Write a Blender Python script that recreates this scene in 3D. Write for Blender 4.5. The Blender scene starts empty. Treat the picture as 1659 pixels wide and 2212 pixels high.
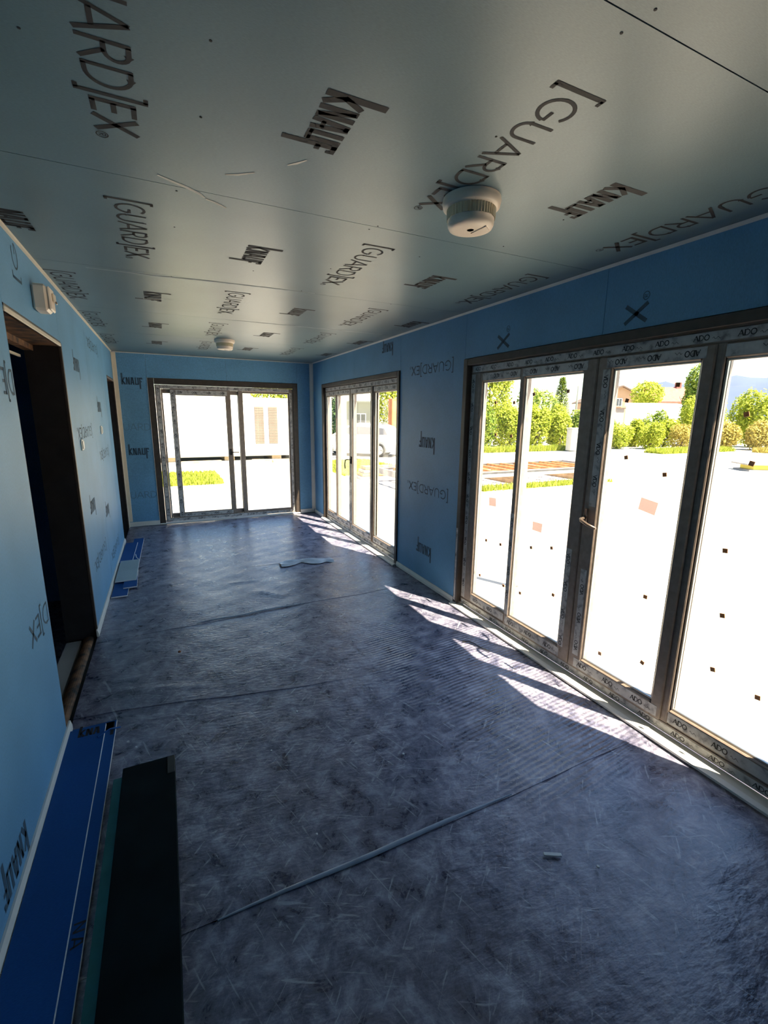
import bpy, math, random
from mathutils import Vector, Matrix
random.seed(7)
scene = bpy.context.scene
COL = scene.collection
W, D, H = 2.86, 7.56, 2.5           # room width, far wall, ceiling
YF = -2.6                            # wall behind the camera
GZ = -0.3                            # outside ground level

# ------------------------------------------------------------------ camera
cam_d = bpy.data.cameras.new('camera')
cam_d.sensor_fit = 'AUTO'; cam_d.sensor_width = 36.0
cam_d.lens = 982.775 / 2212 * 36.0
cam_d.clip_start = 0.02; cam_d.clip_end = 5000
cam = bpy.data.objects.new('camera', cam_d); COL.objects.link(cam)
yaw, pitch, roll = 0.445442, 0.210121, 0.012406
f = Vector((math.sin(yaw)*math.cos(pitch), math.cos(yaw)*math.cos(pitch), -math.sin(pitch)))
r0 = Vector((math.cos(yaw), -math.sin(yaw), 0)); u0 = r0.cross(f)
rr = r0*math.cos(roll) + u0*math.sin(roll); uu = u0*math.cos(roll) - r0*math.sin(roll)
cam.matrix_world = Matrix(((rr.x, uu.x, -f.x, .5884), (rr.y, uu.y, -f.y, 0), (rr.z, uu.z, -f.z, 1.6845), (0, 0, 0, 1)))
scene.camera = cam

# ------------------------------------------------------------------ sky, sun, exposure
SUN_EL, SUN_RATIO = math.radians(60.0), 2.05
hx, hy = -1/math.hypot(1, SUN_RATIO), SUN_RATIO/math.hypot(1, SUN_RATIO)    # horizontal travel of the light
sun_dir = Vector((hx*math.cos(SUN_EL), hy*math.cos(SUN_EL), -math.sin(SUN_EL)))
sun_d = bpy.data.lights.new('sun', 'SUN'); sun_d.energy = 33.0; sun_d.angle = math.radians(.55)
sun_d.color = (1.0, .86, .64)
sun = bpy.data.objects.new('sun', sun_d); COL.objects.link(sun)
sun.rotation_euler = sun_dir.to_track_quat('-Z', 'Y').to_euler(); sun.location = (20, -40, 60)
world = bpy.data.worlds.new('sky'); scene.world = world; world.use_nodes = True
nt = world.node_tree; nt.nodes.clear()
sk = nt.nodes.new('ShaderNodeTexSky'); sk.sky_type = 'NISHITA'; sk.sun_disc = False
sk.sun_elevation = SUN_EL; sk.sun_rotation = math.atan2(-hx, -hy); sk.altitude = 300; sk.air_density = 1.3; sk.dust_density = .6; sk.ozone_density = 2.0
bg = nt.nodes.new('ShaderNodeBackground'); bg.inputs['Strength'].default_value = .42
wo = nt.nodes.new('ShaderNodeOutputWorld')
nt.links.new(sk.outputs[0], bg.inputs[0]); nt.links.new(bg.outputs[0], wo.inputs[0])
vs = scene.view_settings
scene.display_settings.display_device = 'sRGB'
vs.view_transform = 'Standard'; vs.look = 'None'; vs.gamma = 1.0; vs.use_curve_mapping = False
vs.exposure = 0.0
scene.cycles.max_bounces = 12; scene.cycles.diffuse_bounces = 6; scene.cycles.transparent_max_bounces = 24
scene.cycles.sample_clamp_indirect = 6.0

# ------------------------------------------------------------------ materials
MATS = {}
def new_mat(name):
    m = bpy.data.materials.new(name); m.use_nodes = True
    t = m.node_tree; b = t.nodes['Principled BSDF']; MATS[name] = m
    return m, t, b
def nd(t, kind, **kw):
    n = t.nodes.new(kind)
    for k, v in kw.items():
        if k in n.inputs: n.inputs[k].default_value = v
        else: setattr(n, k, v)
    return n
def coords(t, scale=(1, 1, 1), rot=(0, 0, 0)):
    tc = nd(t, 'ShaderNodeTexCoord'); mp = nd(t, 'ShaderNodeMapping')
    mp.inputs['Scale'].default_value = scale; mp.inputs['Rotation'].default_value = rot
    t.links.new(tc.outputs['Object'], mp.inputs[0]); return mp.outputs[0]
def ramp(t, src, stops):
    r = nd(t, 'ShaderNodeValToRGB'); e = r.color_ramp.elements
    e[0].position, e[0].color = stops[0][0], (*stops[0][1], 1)
    e[1].position, e[1].color = stops[-1][0], (*stops[-1][1], 1)
    for p, c in stops[1:-1]:
        x = e.new(p); x.color = (*c, 1)
    t.links.new(src, r.inputs[0]); return r.outputs[0]
def bump(t, b, src, strength=.2, dist=.01):
    n = nd(t, 'ShaderNodeBump'); n.inputs['Strength'].default_value = strength; n.inputs['Distance'].default_value = dist
    t.links.new(src, n.inputs['Height']); t.links.new(n.outputs[0], b.inputs['Normal'])
def simple(name, col, rough=.6, var=.12, scale=12, metal=0, spec=.5, bumpy=0.0):
    m, t, b = new_mat(name)
    n = nd(t, 'ShaderNodeTexNoise'); n.inputs['Scale'].default_value = scale; n.inputs['Detail'].default_value = 4
    t.links.new(coords(t), n.inputs['Vector'])
    lo = tuple(c*(1-var) for c in col); hi = tuple(min(1, c*(1+var)) for c in col)
    t.links.new(ramp(t, n.outputs[0], [(.3, lo), (.7, hi)]), b.inputs['Base Color'])
    b.inputs['Roughness'].default_value = rough; b.inputs['Metallic'].default_value = metal
    b.inputs['Specular IOR Level'].default_value = spec
    if bumpy: bump(t, b, n.outputs[0], bumpy, .01)
    return m

def board_mat(name, base, fibre=.10, gloss=.62, spec=.35):
    m, t, b = new_mat(name)
    a = nd(t, 'ShaderNodeTexNoise'); a.inputs['Scale'].default_value = 2.2; a.inputs['Detail'].default_value = 5
    t.links.new(coords(t), a.inputs['Vector'])
    c = nd(t, 'ShaderNodeTexNoise'); c.inputs['Scale'].default_value = 90; c.inputs['Detail'].default_value = 3
    t.links.new(coords(t, (1, 6, 1)), c.inputs['Vector'])
    k1 = ramp(t, a.outputs[0], [(.3, tuple(x*.9 for x in base)), (.7, tuple(x*1.08 for x in base))])
    k2 = ramp(t, c.outputs[0], [(.25, (1-fibre*2,)*3), (.75, (1+fibre,)*3)])
    mx = nd(t, 'ShaderNodeMix', data_type='RGBA', blend_type='MULTIPLY'); mx.inputs[0].default_value = 1
    t.links.new(k1, mx.inputs[6]); t.links.new(k2, mx.inputs[7]); t.links.new(mx.outputs[2], b.inputs['Base Color'])
    b.inputs['Roughness'].default_value = gloss; b.inputs['Specular IOR Level'].default_value = spec
    bump(t, b, c.outputs[0], .05, .002); return m
board_mat('board_blue', (.16, .38, .62), gloss=.5)
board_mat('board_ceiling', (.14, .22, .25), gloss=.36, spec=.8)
board_mat('board_offcut', (.016, .09, .30), spec=.12)
board_mat('board_grey', (.42, .50, .52))
simple('gypsum', (.80, .80, .78), .8)
simple('print_dark', (.022, .02, .022), .7)
simple('print_wall', (.045, .095, .15), .7)
simple('print_faint', (.12, .26, .40), .7)
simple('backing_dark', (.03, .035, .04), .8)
simple('cladding', (.75, .75, .73), .5)
simple('white_plastic', (.80, .78, .73), .35, .04)
simple('cream_trim', (.78, .69, .56), .45, .05)
simple('lamp_plastic', (.92, .76, .62), .35, .04)
simple('pvc_brown', (.30, .235, .195), .35, .15, 30)
simple('casing_brown', (.06, .046, .038), .40, .2, 20)
simple('steel_dark', (.02, .018, .02), .45, .3, 10)
simple('gasket', (.015, .015, .015), .6)
simple('metal_grey', (.45, .43, .40), .3, .05, 20, .8)
simple('handle_brown', (.24, .18, .15), .3, .05, 20, .6)
simple('handle_black', (.02, .02, .02), .3)
simple('cork', (.30, .13, .05), .8, .3, 60)
simple('scuff', (.80, .76, .68), .8)
simple('filler', (.50, .55, .56), .8, .15, 20)
simple('crumb', (.8, .8, .8), .8)
simple('plank_dark', (.006, .011, .012), .8, .4, 6, spec=.08, bumpy=.1)
simple('board_teal', (.08, .23, .23), .7, spec=.1)
simple('film_crumple', (.70, .74, .80), .35, .2, 8)
simple('strip_pale', (.30, .35, .44), .4, .2, 8)
simple('blob_brown', (.35, .12, .05), .8)

def rust_mat():
    m, t, b = new_mat('rusty_steel')
    n = nd(t, 'ShaderNodeTexNoise'); n.inputs['Scale'].default_value = 14; n.inputs['Detail'].default_value = 8
    t.links.new(coords(t), n.inputs['Vector'])
    t.links.new(ramp(t, n.outputs[0], [(.35, (.03, .022, .02)), (.5, (.16, .075, .035)), (.7, (.30, .15, .07))]), b.inputs['Base Color'])
    b.inputs['Roughness'].default_value = .7; bump(t, b, n.outputs[0], .4, .004)
rust_mat()
simple('rust_orange', (.55, .27, .10), .8, .35, 5)
simple('steel_primer', (.30, .27, .26), .6, .2, 4)

def film_mat():
    m, t, b = new_mat('protective_film')
    n = nd(t, 'ShaderNodeTexNoise'); n.inputs['Scale'].default_value = 26; n.inputs['Detail'].default_value = 6
    t.links.new(coords(t), n.inputs['Vector'])
    t.links.new(ramp(t, n.outputs[0], [(.30, (.22, .21, .22)), (.48, (.55, .53, .52)), (.75, (.68, .66, .64))]), b.inputs['Base Color'])
    b.inputs['Roughness'].default_value = .35; bump(t, b, n.outputs[0], .25, .003)
film_mat()

def glass_mat():
    m = bpy.data.materials.new('window_glass'); m.use_nodes = True; t = m.node_tree; t.nodes.clear(); MATS['window_glass'] = m
    o = nd(t, 'ShaderNodeOutputMaterial'); mix = nd(t, 'ShaderNodeMixShader'); tr = nd(t, 'ShaderNodeBsdfTransparent'); gl = nd(t, 'ShaderNodeBsdfGlossy')
    lw = nd(t, 'ShaderNodeLayerWeight'); lw.inputs['Blend'].default_value = .5      # Schlick reflectance of clear glass
    pw = nd(t, 'ShaderNodeMath', operation='POWER'); pw.inputs[1].default_value = 5
    fr = nd(t, 'ShaderNodeMath', operation='MULTIPLY_ADD'); fr.inputs[1].default_value = .5; fr.inputs[2].default_value = .03
    t.links.new(lw.outputs['Facing'], pw.inputs[0]); t.links.new(pw.outputs[0], fr.inputs[0])
    n = nd(t, 'ShaderNodeTexNoise'); n.inputs['Scale'].default_value = 3
    t.links.new(coords(t), n.inputs['Vector'])
    t.links.new(ramp(t, n.outputs[0], [(.3, (.95, .96, .95)), (.7, (.98, .99, .98))]), tr.inputs[0])
    gl.inputs['Roughness'].default_value = .02; gl.inputs[0].default_value = (1, 1, 1, 1)
    t.links.new(fr.outputs[0], mix.inputs[0]); t.links.new(tr.outputs[0], mix.inputs[1]); t.links.new(gl.outputs[0], mix.inputs[2]); t.links.new(mix.outputs[0], o.inputs[0])
glass_mat()
def paper_mat():
    m, t, b = new_mat('glass_label')
    n = nd(t, 'ShaderNodeTexWave', wave_type='BANDS', bands_direction='Z'); n.inputs['Scale'].default_value = 40; n.inputs['Distortion'].default_value = 2
    t.links.new(coords(t), n.inputs['Vector'])
    t.links.new(ramp(t, n.outputs[0], [(.3, (.62, .54, .50)), (.7, (.74, .66, .62))]), b.inputs['Base Color'])
    tr = nd(t, 'ShaderNodeBsdfTranslucent'); tr.inputs[0].default_value = (.75, .62, .58, 1)
    mx = nd(t, 'ShaderNodeMixShader'); mx.inputs[0].default_value = .6
    o = t.nodes['Material Output']
    t.links.new(b.outputs[0], mx.inputs[1]); t.links.new(tr.outputs[0], mx.inputs[2]); t.links.new(mx.outputs[0], o.inputs[0])
paper_mat()
def lampglass_mat():
    m, t, b = new_mat('lamp_glass')
    n = nd(t, 'ShaderNodeTexNoise'); n.inputs['Scale'].default_value = 20
    t.links.new(coords(t), n.inputs['Vector'])
    t.links.new(ramp(t, n.outputs[0], [(.3, (.80, .66, .44)), (.7, (.90, .76, .54))]), b.inputs['Base Color'])
    b.inputs['Transmission Weight'].default_value = .25; b.inputs['Roughness'].default_value = .15; b.inputs['IOR'].default_value = 1.3
lampglass_mat()

def floor_mat():
    m, t, b = new_mat('floor_membrane')
    big = nd(t, 'ShaderNodeTexNoise'); big.inputs['Scale'].default_value = 8.5; big.inputs['Detail'].default_value = 9; big.inputs['Roughness'].default_value = .74
    big.inputs['Distortion'].default_value = .4
    t.links.new(coords(t), big.inputs['Vector'])
    base = ramp(t, big.outputs[0], [(.36, (.045, .045, .085)), (.50, (.16, .155, .225)), (.66, (.40, .39, .48))])
    # scuffs: thin pale streaks in several directions
    cur = base
    for i, (rz, sc) in enumerate(((.45, (7, 60, 1)), (-.75, (8, 52, 1)), (1.25, (6, 66, 1)))):
        s = nd(t, 'ShaderNodeTexNoise'); s.inputs['Scale'].default_value = 1.0; s.inputs['Detail'].default_value = 3; s.inputs['Distortion'].default_value = 1.2
        m2 = nd(t, 'ShaderNodeMapping'); m2.inputs['Scale'].default_value = sc; m2.inputs['Location'].default_value = (i*7.3, i*3.1, 0)
        t.links.new(coords(t, (1, 1, 1), (0, 0, rz)), m2.inputs[0]); t.links.new(m2.outputs[0], s.inputs['Vector'])
        k = ramp(t, s.outputs[0], [(.63, (0, 0, 0)), (.72, (.8, .8, .8))])
        mx = nd(t, 'ShaderNodeMix', data_type='RGBA'); mx.inputs[7].default_value = (.46, .46, .52, 1)
        t.links.new(k, mx.inputs[0]); t.links.new(cur, mx.inputs[6]); cur = mx.outputs[2]
    t.links.new(cur, b.inputs['Base Color'])
    t.links.new(ramp(t, big.outputs[0], [(.35, (.24,)*3), (.7, (.45,)*3)]), b.inputs['Roughness'])
    b.inputs['Specular IOR Level'].default_value = 1.0
    fine = nd(t, 'ShaderNodeTexNoise'); fine.inputs['Scale'].default_value = 22; fine.inputs['Detail'].default_value = 7
    t.links.new(coords(t, (1, 2.2, 1), (0, 0, .35)), fine.inputs['Vector'])
    wv = nd(t, 'ShaderNodeTexWave', wave_type='BANDS', bands_direction='Y'); wv.inputs['Scale'].default_value = 11; wv.inputs['Distortion'].default_value = 1.6; wv.inputs['Detail'].default_value = 2
    t.links.new(coords(t, (1, 1, 1), (0, 0, -.10)), wv.inputs['Vector'])
    # the trowelled ripples lie under the sheet only in a band beside the near window
    sx = nd(t, 'ShaderNodeSeparateXYZ'); t.links.new(coords(t), sx.inputs[0])
    fx = nd(t, 'ShaderNodeMapRange'); fx.inputs[1].default_value = 1.75; fx.inputs[2].default_value = 2.15; t.links.new(sx.outputs[0], fx.inputs[0])
    fy = nd(t, 'ShaderNodeMapRange'); fy.inputs[1].default_value = 3.2; fy.inputs[2].default_value = 2.6; t.links.new(sx.outputs[1], fy.inputs[0])
    fz = nd(t, 'ShaderNodeMapRange'); fz.inputs[1].default_value = 1.15; fz.inputs[2].default_value = 1.35; t.links.new(sx.outputs[1], fz.inputs[0])
    mu = nd(t, 'ShaderNodeMath', operation='MULTIPLY'); t.links.new(fx.outputs[0], mu.inputs[0]); t.links.new(fy.outputs[0], mu.inputs[1])
    mz = nd(t, 'ShaderNodeMath', operation='MULTIPLY'); t.links.new(mu.outputs[0], mz.inputs[0]); t.links.new(fz.outputs[0], mz.inputs[1])
    mv = nd(t, 'ShaderNodeMath', operation='MULTIPLY'); t.links.new(mz.outputs[0], mv.inputs[0]); t.links.new(wv.outputs[0], mv.inputs[1])
    ad = nd(t, 'ShaderNodeMath', operation='MULTIPLY_ADD'); ad.inputs[1].default_value = 1.5
    t.links.new(mv.outputs[0], ad.inputs[0]); t.links.new(fine.outputs[0], ad.inputs[2])
    bump(t, b, ad.outputs[0], .35, .010)
floor_mat()

def ground_mat():
    m, t, b = new_mat('gravel_ground')
    n = nd(t, 'ShaderNodeTexNoise'); n.inputs['Scale'].default_value = .35; n.inputs['Detail'].default_value = 10
    t.links.new(coords(t), n.inputs['Vector'])
    t.links.new(ramp(t, n.outputs[0], [(.3, (.37, .35, .315)), (.7, (.47, .445, .41))]), b.inputs['Base Color'])
    b.inputs['Roughness'].default_value = .95; b.inputs['Specular IOR Level'].default_value = .1; bump(t, b, n.outputs[0], .2, .05)
ground_mat()
def leaf_mat(name, c0, c1, c2, trans=.35):
    m, t, b = new_mat(name)
    g = nd(t, 'ShaderNodeNewGeometry')
    c = ramp(t, g.outputs['Random Per Island'], [(0, c0), (.5, c1), (1, c2)])
    t.links.new(c, b.inputs['Base Color']); b.inputs['Roughness'].default_value = .6; b.inputs['Specular IOR Level'].default_value = .2
    tr = nd(t, 'ShaderNodeBsdfTranslucent'); t.links.new(c, tr.inputs[0])
    mx = nd(t, 'ShaderNodeMixShader'); mx.inputs[0].default_value = trans
    t.links.new(b.outputs[0], mx.inputs[1]); t.links.new(tr.outputs[0], mx.inputs[2]); t.links.new(mx.outputs[0], t.nodes['Material Output'].inputs[0])
leaf_mat('leaf_yellow', (0.18, 0.246, 0.016), (0.361, 0.41, 0.041), (0.492, 0.508, 0.082))
leaf_mat('leaf_green', (0.066, 0.131, 0.016), (0.213, 0.295, 0.041), (0.377, 0.426, 0.074))
leaf_mat('leaf_dark', (0.016, 0.049, 0.025), (0.057, 0.115, 0.041), (0.131, 0.197, 0.066))
leaf_mat('leaf_dry', (0.295, 0.246, 0.049), (0.451, 0.361, 0.098), (0.492, 0.426, 0.131))
leaf_mat('grass_blade', (0.246, 0.312, 0.033), (0.361, 0.41, 0.049), (0.451, 0.459, 0.098))
simple('bark', (.10, .07, .05), .9, .3, 8)
simple('container_white', (.82, .81, .79), .45, .03, 1)
simple('shutter_brown', (.17, .13, .105), .6, .1, 3)
simple('soffit_grey', (.30, .30, .28), .7, .1, 2)
simple('wall_greygreen', (.22, .23, .20), .8, .08, 1)
simple('render_peach', (.42, .26, .15), .85, .08, .6)
simple('render_beige', (.36, .30, .26), .85, .06, .6)
simple('roof_red', (.34, .10, .08), .8, .2, 2)
simple('roof_brown', (.12, .08, .06), .8, .2, 2)
simple('window_dark', (.05, .06, .07), .2, .1, 3)
simple('hill_haze_blue', (.055, .078, .135), .95, .15, .01)  # far hills: bluish distance haze put into the base colour
simple('car_white', (.85, .85, .85), .2, .02, 1)
simple('car_glass', (.10, .10, .11), .1, .05, 2)
simple('tyre', (.03, .03, .03), .8, .1, 5)
simple('alloy', (.55, .53, .50), .35, .05, 4, .5)
simple('red_paint', (.5, .09, .05), .5, .1, 3)
simple('brick_orange', (.45, .17, .07), .85, .2, 2)
simple('wood_pale', (.45, .33, .20), .8, .2, 6)
simple('yellow_foam', (.75, .60, .10), .8, .1, 3)
simple('post_grey', (.22, .21, .21), .6, .05, 3)
simple('concrete', (.45, .43, .40), .9, .1, 4)

# ------------------------------------------------------------------ mesh helpers
class MB:
    def __init__(s): s.v = []; s.f = []
    def add(s, vs, fs):
        n = len(s.v); s.v += [tuple(v) for v in vs]; s.f += [tuple(i+n for i in q) for q in fs]; return s
    def box(s, x0, x1, y0, y1, z0, z1, bev=0):
        x0, x1 = min(x0, x1), max(x0, x1); y0, y1 = min(y0, y1), max(y0, y1); z0, z1 = min(z0, z1), max(z0, z1)
        if bev:
            b = min(bev, .45*min(x1-x0, y1-y0, z1-z0)); vs = []; idx = {}
            for i, (sx, X, ix) in enumerate((s_, X_, i_) for s_, X_, i_ in ((1, x0, 0), (-1, x1, 1))):
                for sy, Y, iy in ((1, y0, 0), (-1, y1, 1)):
                    for sz, Z, iz in ((1, z0, 0), (-1, z1, 1)):
                        for a in range(3):
                            idx[ix, iy, iz, a] = len(vs)
                            vs.append((X+(0 if a == 0 else sx*b), Y+(0 if a == 1 else sy*b), Z+(0 if a == 2 else sz*b)))
            g = lambda *k: idx[k]
            fs = [(g(0,0,0,0), g(0,0,1,0), g(0,1,1,0), g(0,1,0,0)), (g(1,0,0,0), g(1,1,0,0), g(1,1,1,0), g(1,0,1,0)),
                  (g(0,0,0,1), g(1,0,0,1), g(1,0,1,1), g(0,0,1,1)), (g(0,1,0,1), g(0,1,1,1), g(1,1,1,1), g(1,1,0,1)),
                  (g(0,0,0,2), g(0,1,0,2), g(1,1,0,2), g(1,0,0,2)), (g(0,0,1,2), g(1,0,1,2), g(1,1,1,2), g(0,1,1,2))]
            for i in (0, 1):
                for j in (0, 1):
                    q = (g(0,i,j,1), g(0,i,j,2), g(1,i,j,2), g(1,i,j,1)); fs.append(q if i != j else q[::-1])
                    q = (g(i,0,j,0), g(i,1,j,0), g(i,1,j,2), g(i,0,j,2)); fs.append(q if i != j else q[::-1])
                    q = (g(i,j,0,0), g(i,j,0,1), g(i,j,1,1), g(i,j,1,0)); fs.append(q if i != j else q[::-1])
                    for k in (0, 1):
                        q = (g(i,j,k,0), g(i,j,k,1), g(i,j,k,2)); fs.append(q if (i+j+k) % 2 else q[::-1])
            return s.add(vs, fs)
        return s.add([(x0,y0,z0),(x1,y0,z0),(x1,y1,z0),(x0,y1,z0),(x0,y0,z1),(x1,y0,z1),(x1,y1,z1),(x0,y1,z1)],
                     [(0,3,2,1),(4,5,6,7),(0,1,5,4),(1,2,6,5),(2,3,7,6),(3,0,4,7)])
    def prism(s, pts, ax, a, b):          # polygon pts in the two other axes, extruded along ax from a to b
        n = len(pts)
        def P(p, c): return {0: (c, p[0], p[1]), 1: (p[0], c, p[1]), 2: (p[0], p[1], c)}[ax]
        vs = [P(p, a) for p in pts] + [P(p, b) for p in pts]
        fs = [tuple(range(n))[::-1], tuple(range(n, 2*n))] + [(i, (i+1) % n, n+(i+1) % n, n+i) for i in range(n)]
        return s.add(vs, fs)
    def tube(s, path, r, n=8, cap=True):
        rings = []; path = [Vector(p) for p in path]
        for i, p in enumerate(path):
            d = (path[min(i+1, len(path)-1)] - path[max(i-1, 0)]).normalized()
            a = Vector((0, 0, 1)) if abs(d.z) < .9 else Vector((1, 0, 0))
            e1 = d.cross(a).normalized(); e2 = d.cross(e1); R = r[i] if isinstance(r, (list, tuple)) else r
            rings.append([p + (e1*math.cos(k*2*math.pi/n) + e2*math.sin(k*2*math.pi/n))*R for k in range(n)])
        vs = [v for q in rings for v in q]
        fs = [(i*n+k, i*n+(k+1) % n, (i+1)*n+(k+1) % n, (i+1)*n+k) for i in range(len(path)-1) for k in range(n)]
        if cap: fs += [tuple(range(n))[::-1], tuple(range((len(path)-1)*n, len(path)*n))]
        return s.add(vs, fs)
    def lathe(s, prof, c=(0, 0, 0), n=40, rib=0, ribn=0, cap=True):   # profile of (r, z)
        vs = []; fs = []
        for i, (r_, z_) in enumerate(prof):
            for k in range(n):
                a = 2*math.pi*k/n; R = r_ + (rib if (ribn and k % 2) else 0)
                vs.append((c[0]+R*math.cos(a), c[1]+R*math.sin(a), c[2]+z_))
        for i in range(len(prof)-1):
            for k in range(n): fs.append((i*n+k, i*n+(k+1) % n, (i+1)*n+(k+1) % n, (i+1)*n+k))
        if cap: fs += [tuple(range(n)), tuple(range((len(prof)-1)*n, len(prof)*n))[::-1]]
        return s.add(vs, fs)
    def build(s, name, mat, parent=None, smooth=False, loc=None, **props):
        me = bpy.data.meshes.new(name); me.from_pydata(s.v, [], s.f); me.validate(); me.update()
        me.materials.append(MATS[mat])
        if smooth:
            for p in me.polygons: p.use_smooth = True
        o = bpy.data.objects.new(name, me); COL.objects.link(o)
        if parent: o.parent = parent
        if loc: o.location = loc
        for k, v in props.items(): o[k] = v
        return o
def empty(name, loc=(0, 0, 0), rz=0, **props):
    o = bpy.data.objects.new(name, None); COL.objects.link(o); o.location = loc; o.rotation_euler.z = rz; o.empty_display_size = .1
    for k, v in props.items(): o[k] = v
    return o
def box(name, mat, b, parent=None, bev=0, **props): return MB().box(*b, bev=bev).build(name, mat, parent, **props)
def copy_tree(o, parent=None):
    c = o.copy(); COL.objects.link(c); c.parent = parent
    for ch in list(o.children): copy_tree(ch, c)
    return c

# ------------------------------------------------------------------ lettering made of strokes
def arc(cx, cy, rx, ry, a0, a1, n=12):
    return [(cx+rx*math.cos(math.radians(a0+(a1-a0)*i/n)), cy+ry*math.sin(math.radians(a0+(a1-a0)*i/n))) for i in range(n+1)]
S = .105
GU = {  # glyph: (advance, [(points, width)])
 '[': (.34, [([(.28, 1.22), (.10, 1.22)], S), ([(.10, 1.27), (.10, -.27)], S*1.3), ([(.10, -.22), (.28, -.22)], S)]),
 ']': (.34, [([(.02, 1.22), (.20, 1.22)], S), ([(.20, 1.27), (.20, -.27)], S*1.3), ([(.20, -.22), (.02, -.22)], S)]),
 'G': (.92, [(arc(.46, .5, .38, .46, 50, 360, 22)[:-1]+[(.84, .42)], S), ([(.84, .46), (.52, .46)], S)]),
 'U': (.84, [([(.12, 1), (.12, .34)]+arc(.42, .34, .30, .30, 180, 360, 12)+[(.72, 1)], S)]),
 'A': (.86, [([(.04, 0), (.43, 1)], S), ([(.43, 1), (.82, 0)], S*1.15), ([(.20, .34), (.66, .34)], S)]),
 'R': (.76, [([(.12, 0), (.12, 1)], S*1.1), ([(.12, .95), (.38, .95)]+arc(.38, .72, .24, .23, 90, -90, 10)+[(.12, .49)], S), ([(.36, .49), (.72, 0)], S*1.1)]),
 'D': (.86, [([(.12, 0), (.12, 1)], S*1.1), ([(.12, .95), (.34, .95)]+arc(.34, .5, .42, .45, 90, -90, 14)+[(.12, .05)], S)]),
 'E': (.66, [([(.12, 0), (.12, 1)], S*1.5), ([(.12, .94), (.58, .94)], S*1.2), ([(.12, .5), (.52, .5)], S*1.2), ([(.12, .06), (.58, .06)], S*1.2)]),
 'X': (.78, [([(.06, 0), (.70, 1)], S*1.6), ([(.06, 1), (.70, 0)], S*1.6)]),
 '®': (.34, [(arc(.17, .12, .14, .14, 0, 360, 14), .03), ([(.12, .04), (.12, .2), (.20, .2), (.20, .13), (.12, .13), (.22, .04)], .025)]),
}
K = .20
KN = {
 'k': (.52, [([(.12, 0), (.12, 1.55)], K*1.15), ([(.14, .45), (.44, 1.0)], K*.9), ([(.18, .52), (.46, 0)], K*.95)]),
 'n': (.52, [([(.12, 0), (.12, 1.0)], K), ([(.14, .95), (.40, .05)], K*.8), ([(.42, 0), (.42, 1.0)], K)]),
 'a': (.54, [([(.10, 0), (.22, 1.0)], K*.95), ([(.44, 0), (.32, 1.0)], K*.95), ([(.14, .30), (.42, .30)], K*.6), ([(.18, .93), (.36, .93)], K*.7)]),
 'u': (.52, [([(.12, .06), (.12, 1.0)], K), ([(.42, .06), (.42, 1.0)], K), ([(.05, .08), (.49, .08)], K*.8)]),
 'f': (.46, [([(.12, -.55), (.12, 1.0)], K*1.05), ([(.05, .92), (.44, .92)], K*.8), ([(.10, .46), (.36, .46)], K*.8), ([(.30, .80), (.44, .80)], K*.6)]),
}
AD = {
 'A': (.84, [([(.02, 0), (.42, 1)], .09), ([(.40, 1), (.80, 0)], .17), ([(.18, .34), (.66, .34)], .08), ([(-.04, .02), (.14, .02)], .05), ([(.68, .02), (.88, .02)], .05)]),
 'D': (.90, [([(.14, 0), (.14, 1)], .17), ([(.05, .96), (.36, .96)]+arc(.36, .5, .44, .46, 90, -90, 14)+[(.05, .04)], .10)]),
 'O': (.92, [(arc(.46, .5, .38, .46, 0, 360, 22), .13)]),
}
def stroke_poly(m, pts, w, T):
    pts = [Vector(p) for p in pts]
    cl = (pts[0]-pts[-1]).length < 1e-4
    L, Rr = [], []
    n = len(pts)
    for i in range(n):
        a = pts[i-1] if i else (pts[-2] if cl else None); b = pts[i+1] if i < n-1 else (pts[1] if cl else None)
        d1 = (pts[i]-a).normalized() if a is not None else None; d2 = (b-pts[i]).normalized() if b is not None else None
        if d1 is None: d1 = d2
        if d2 is None: d2 = d1
        t = d1+d2
        t = t.normalized() if t.length > 1e-3 else d1
        nn = Vector((-t.y, t.x)); k = min(2.0, 1/max(.3, nn.dot(Vector((-d1.y, d1.x)))))
        L.append(pts[i]+nn*w/2*k); Rr.append(pts[i]-nn*w/2*k)
    vs = [T(*p) for p in L]+[T(*p) for p in Rr]
    m.add(vs, [(i, n+i, n+i+1, i+1) for i in range(n-1)])
def lettering(m, text, font, org, r, up, length, height, clip=None, lift=0.0):
    """letters on the plane through org; r = reading direction, up = letter up"""
    org, r, up = Vector(org), Vector(r), Vector(up)
    if isinstance(text, str): text = list(text)
    tot = sum(font[c][0] for c in text); sx = length/tot; x = 0
    for c in text:
        for pts, w in font[c][1]:
            # keep stroke weight even when the letters are stretched
            k = height/sx
            def T(px, py, x=x): return org + r*(px*sx) + up*(py*height)
            P = [((x+px), py) for px, py in pts]
            # widths are in letter-height units; build in isotropic space
            iso = [((px)*sx/height, py) for px, py in P]
            stroke_poly(m, iso, w*(1.3 if font is AD else .98), lambda a, b: org + r*(a*height) + up*(b*height))
        x += font[c][0]
    return m
GUARD = '[GUARD]EX®'
def print_on(parent, items, mat, name='printed_lettering'):
    m = MB()
    for it in items: lettering(m, *it)
    return m.build(name, mat, parent)

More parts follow.
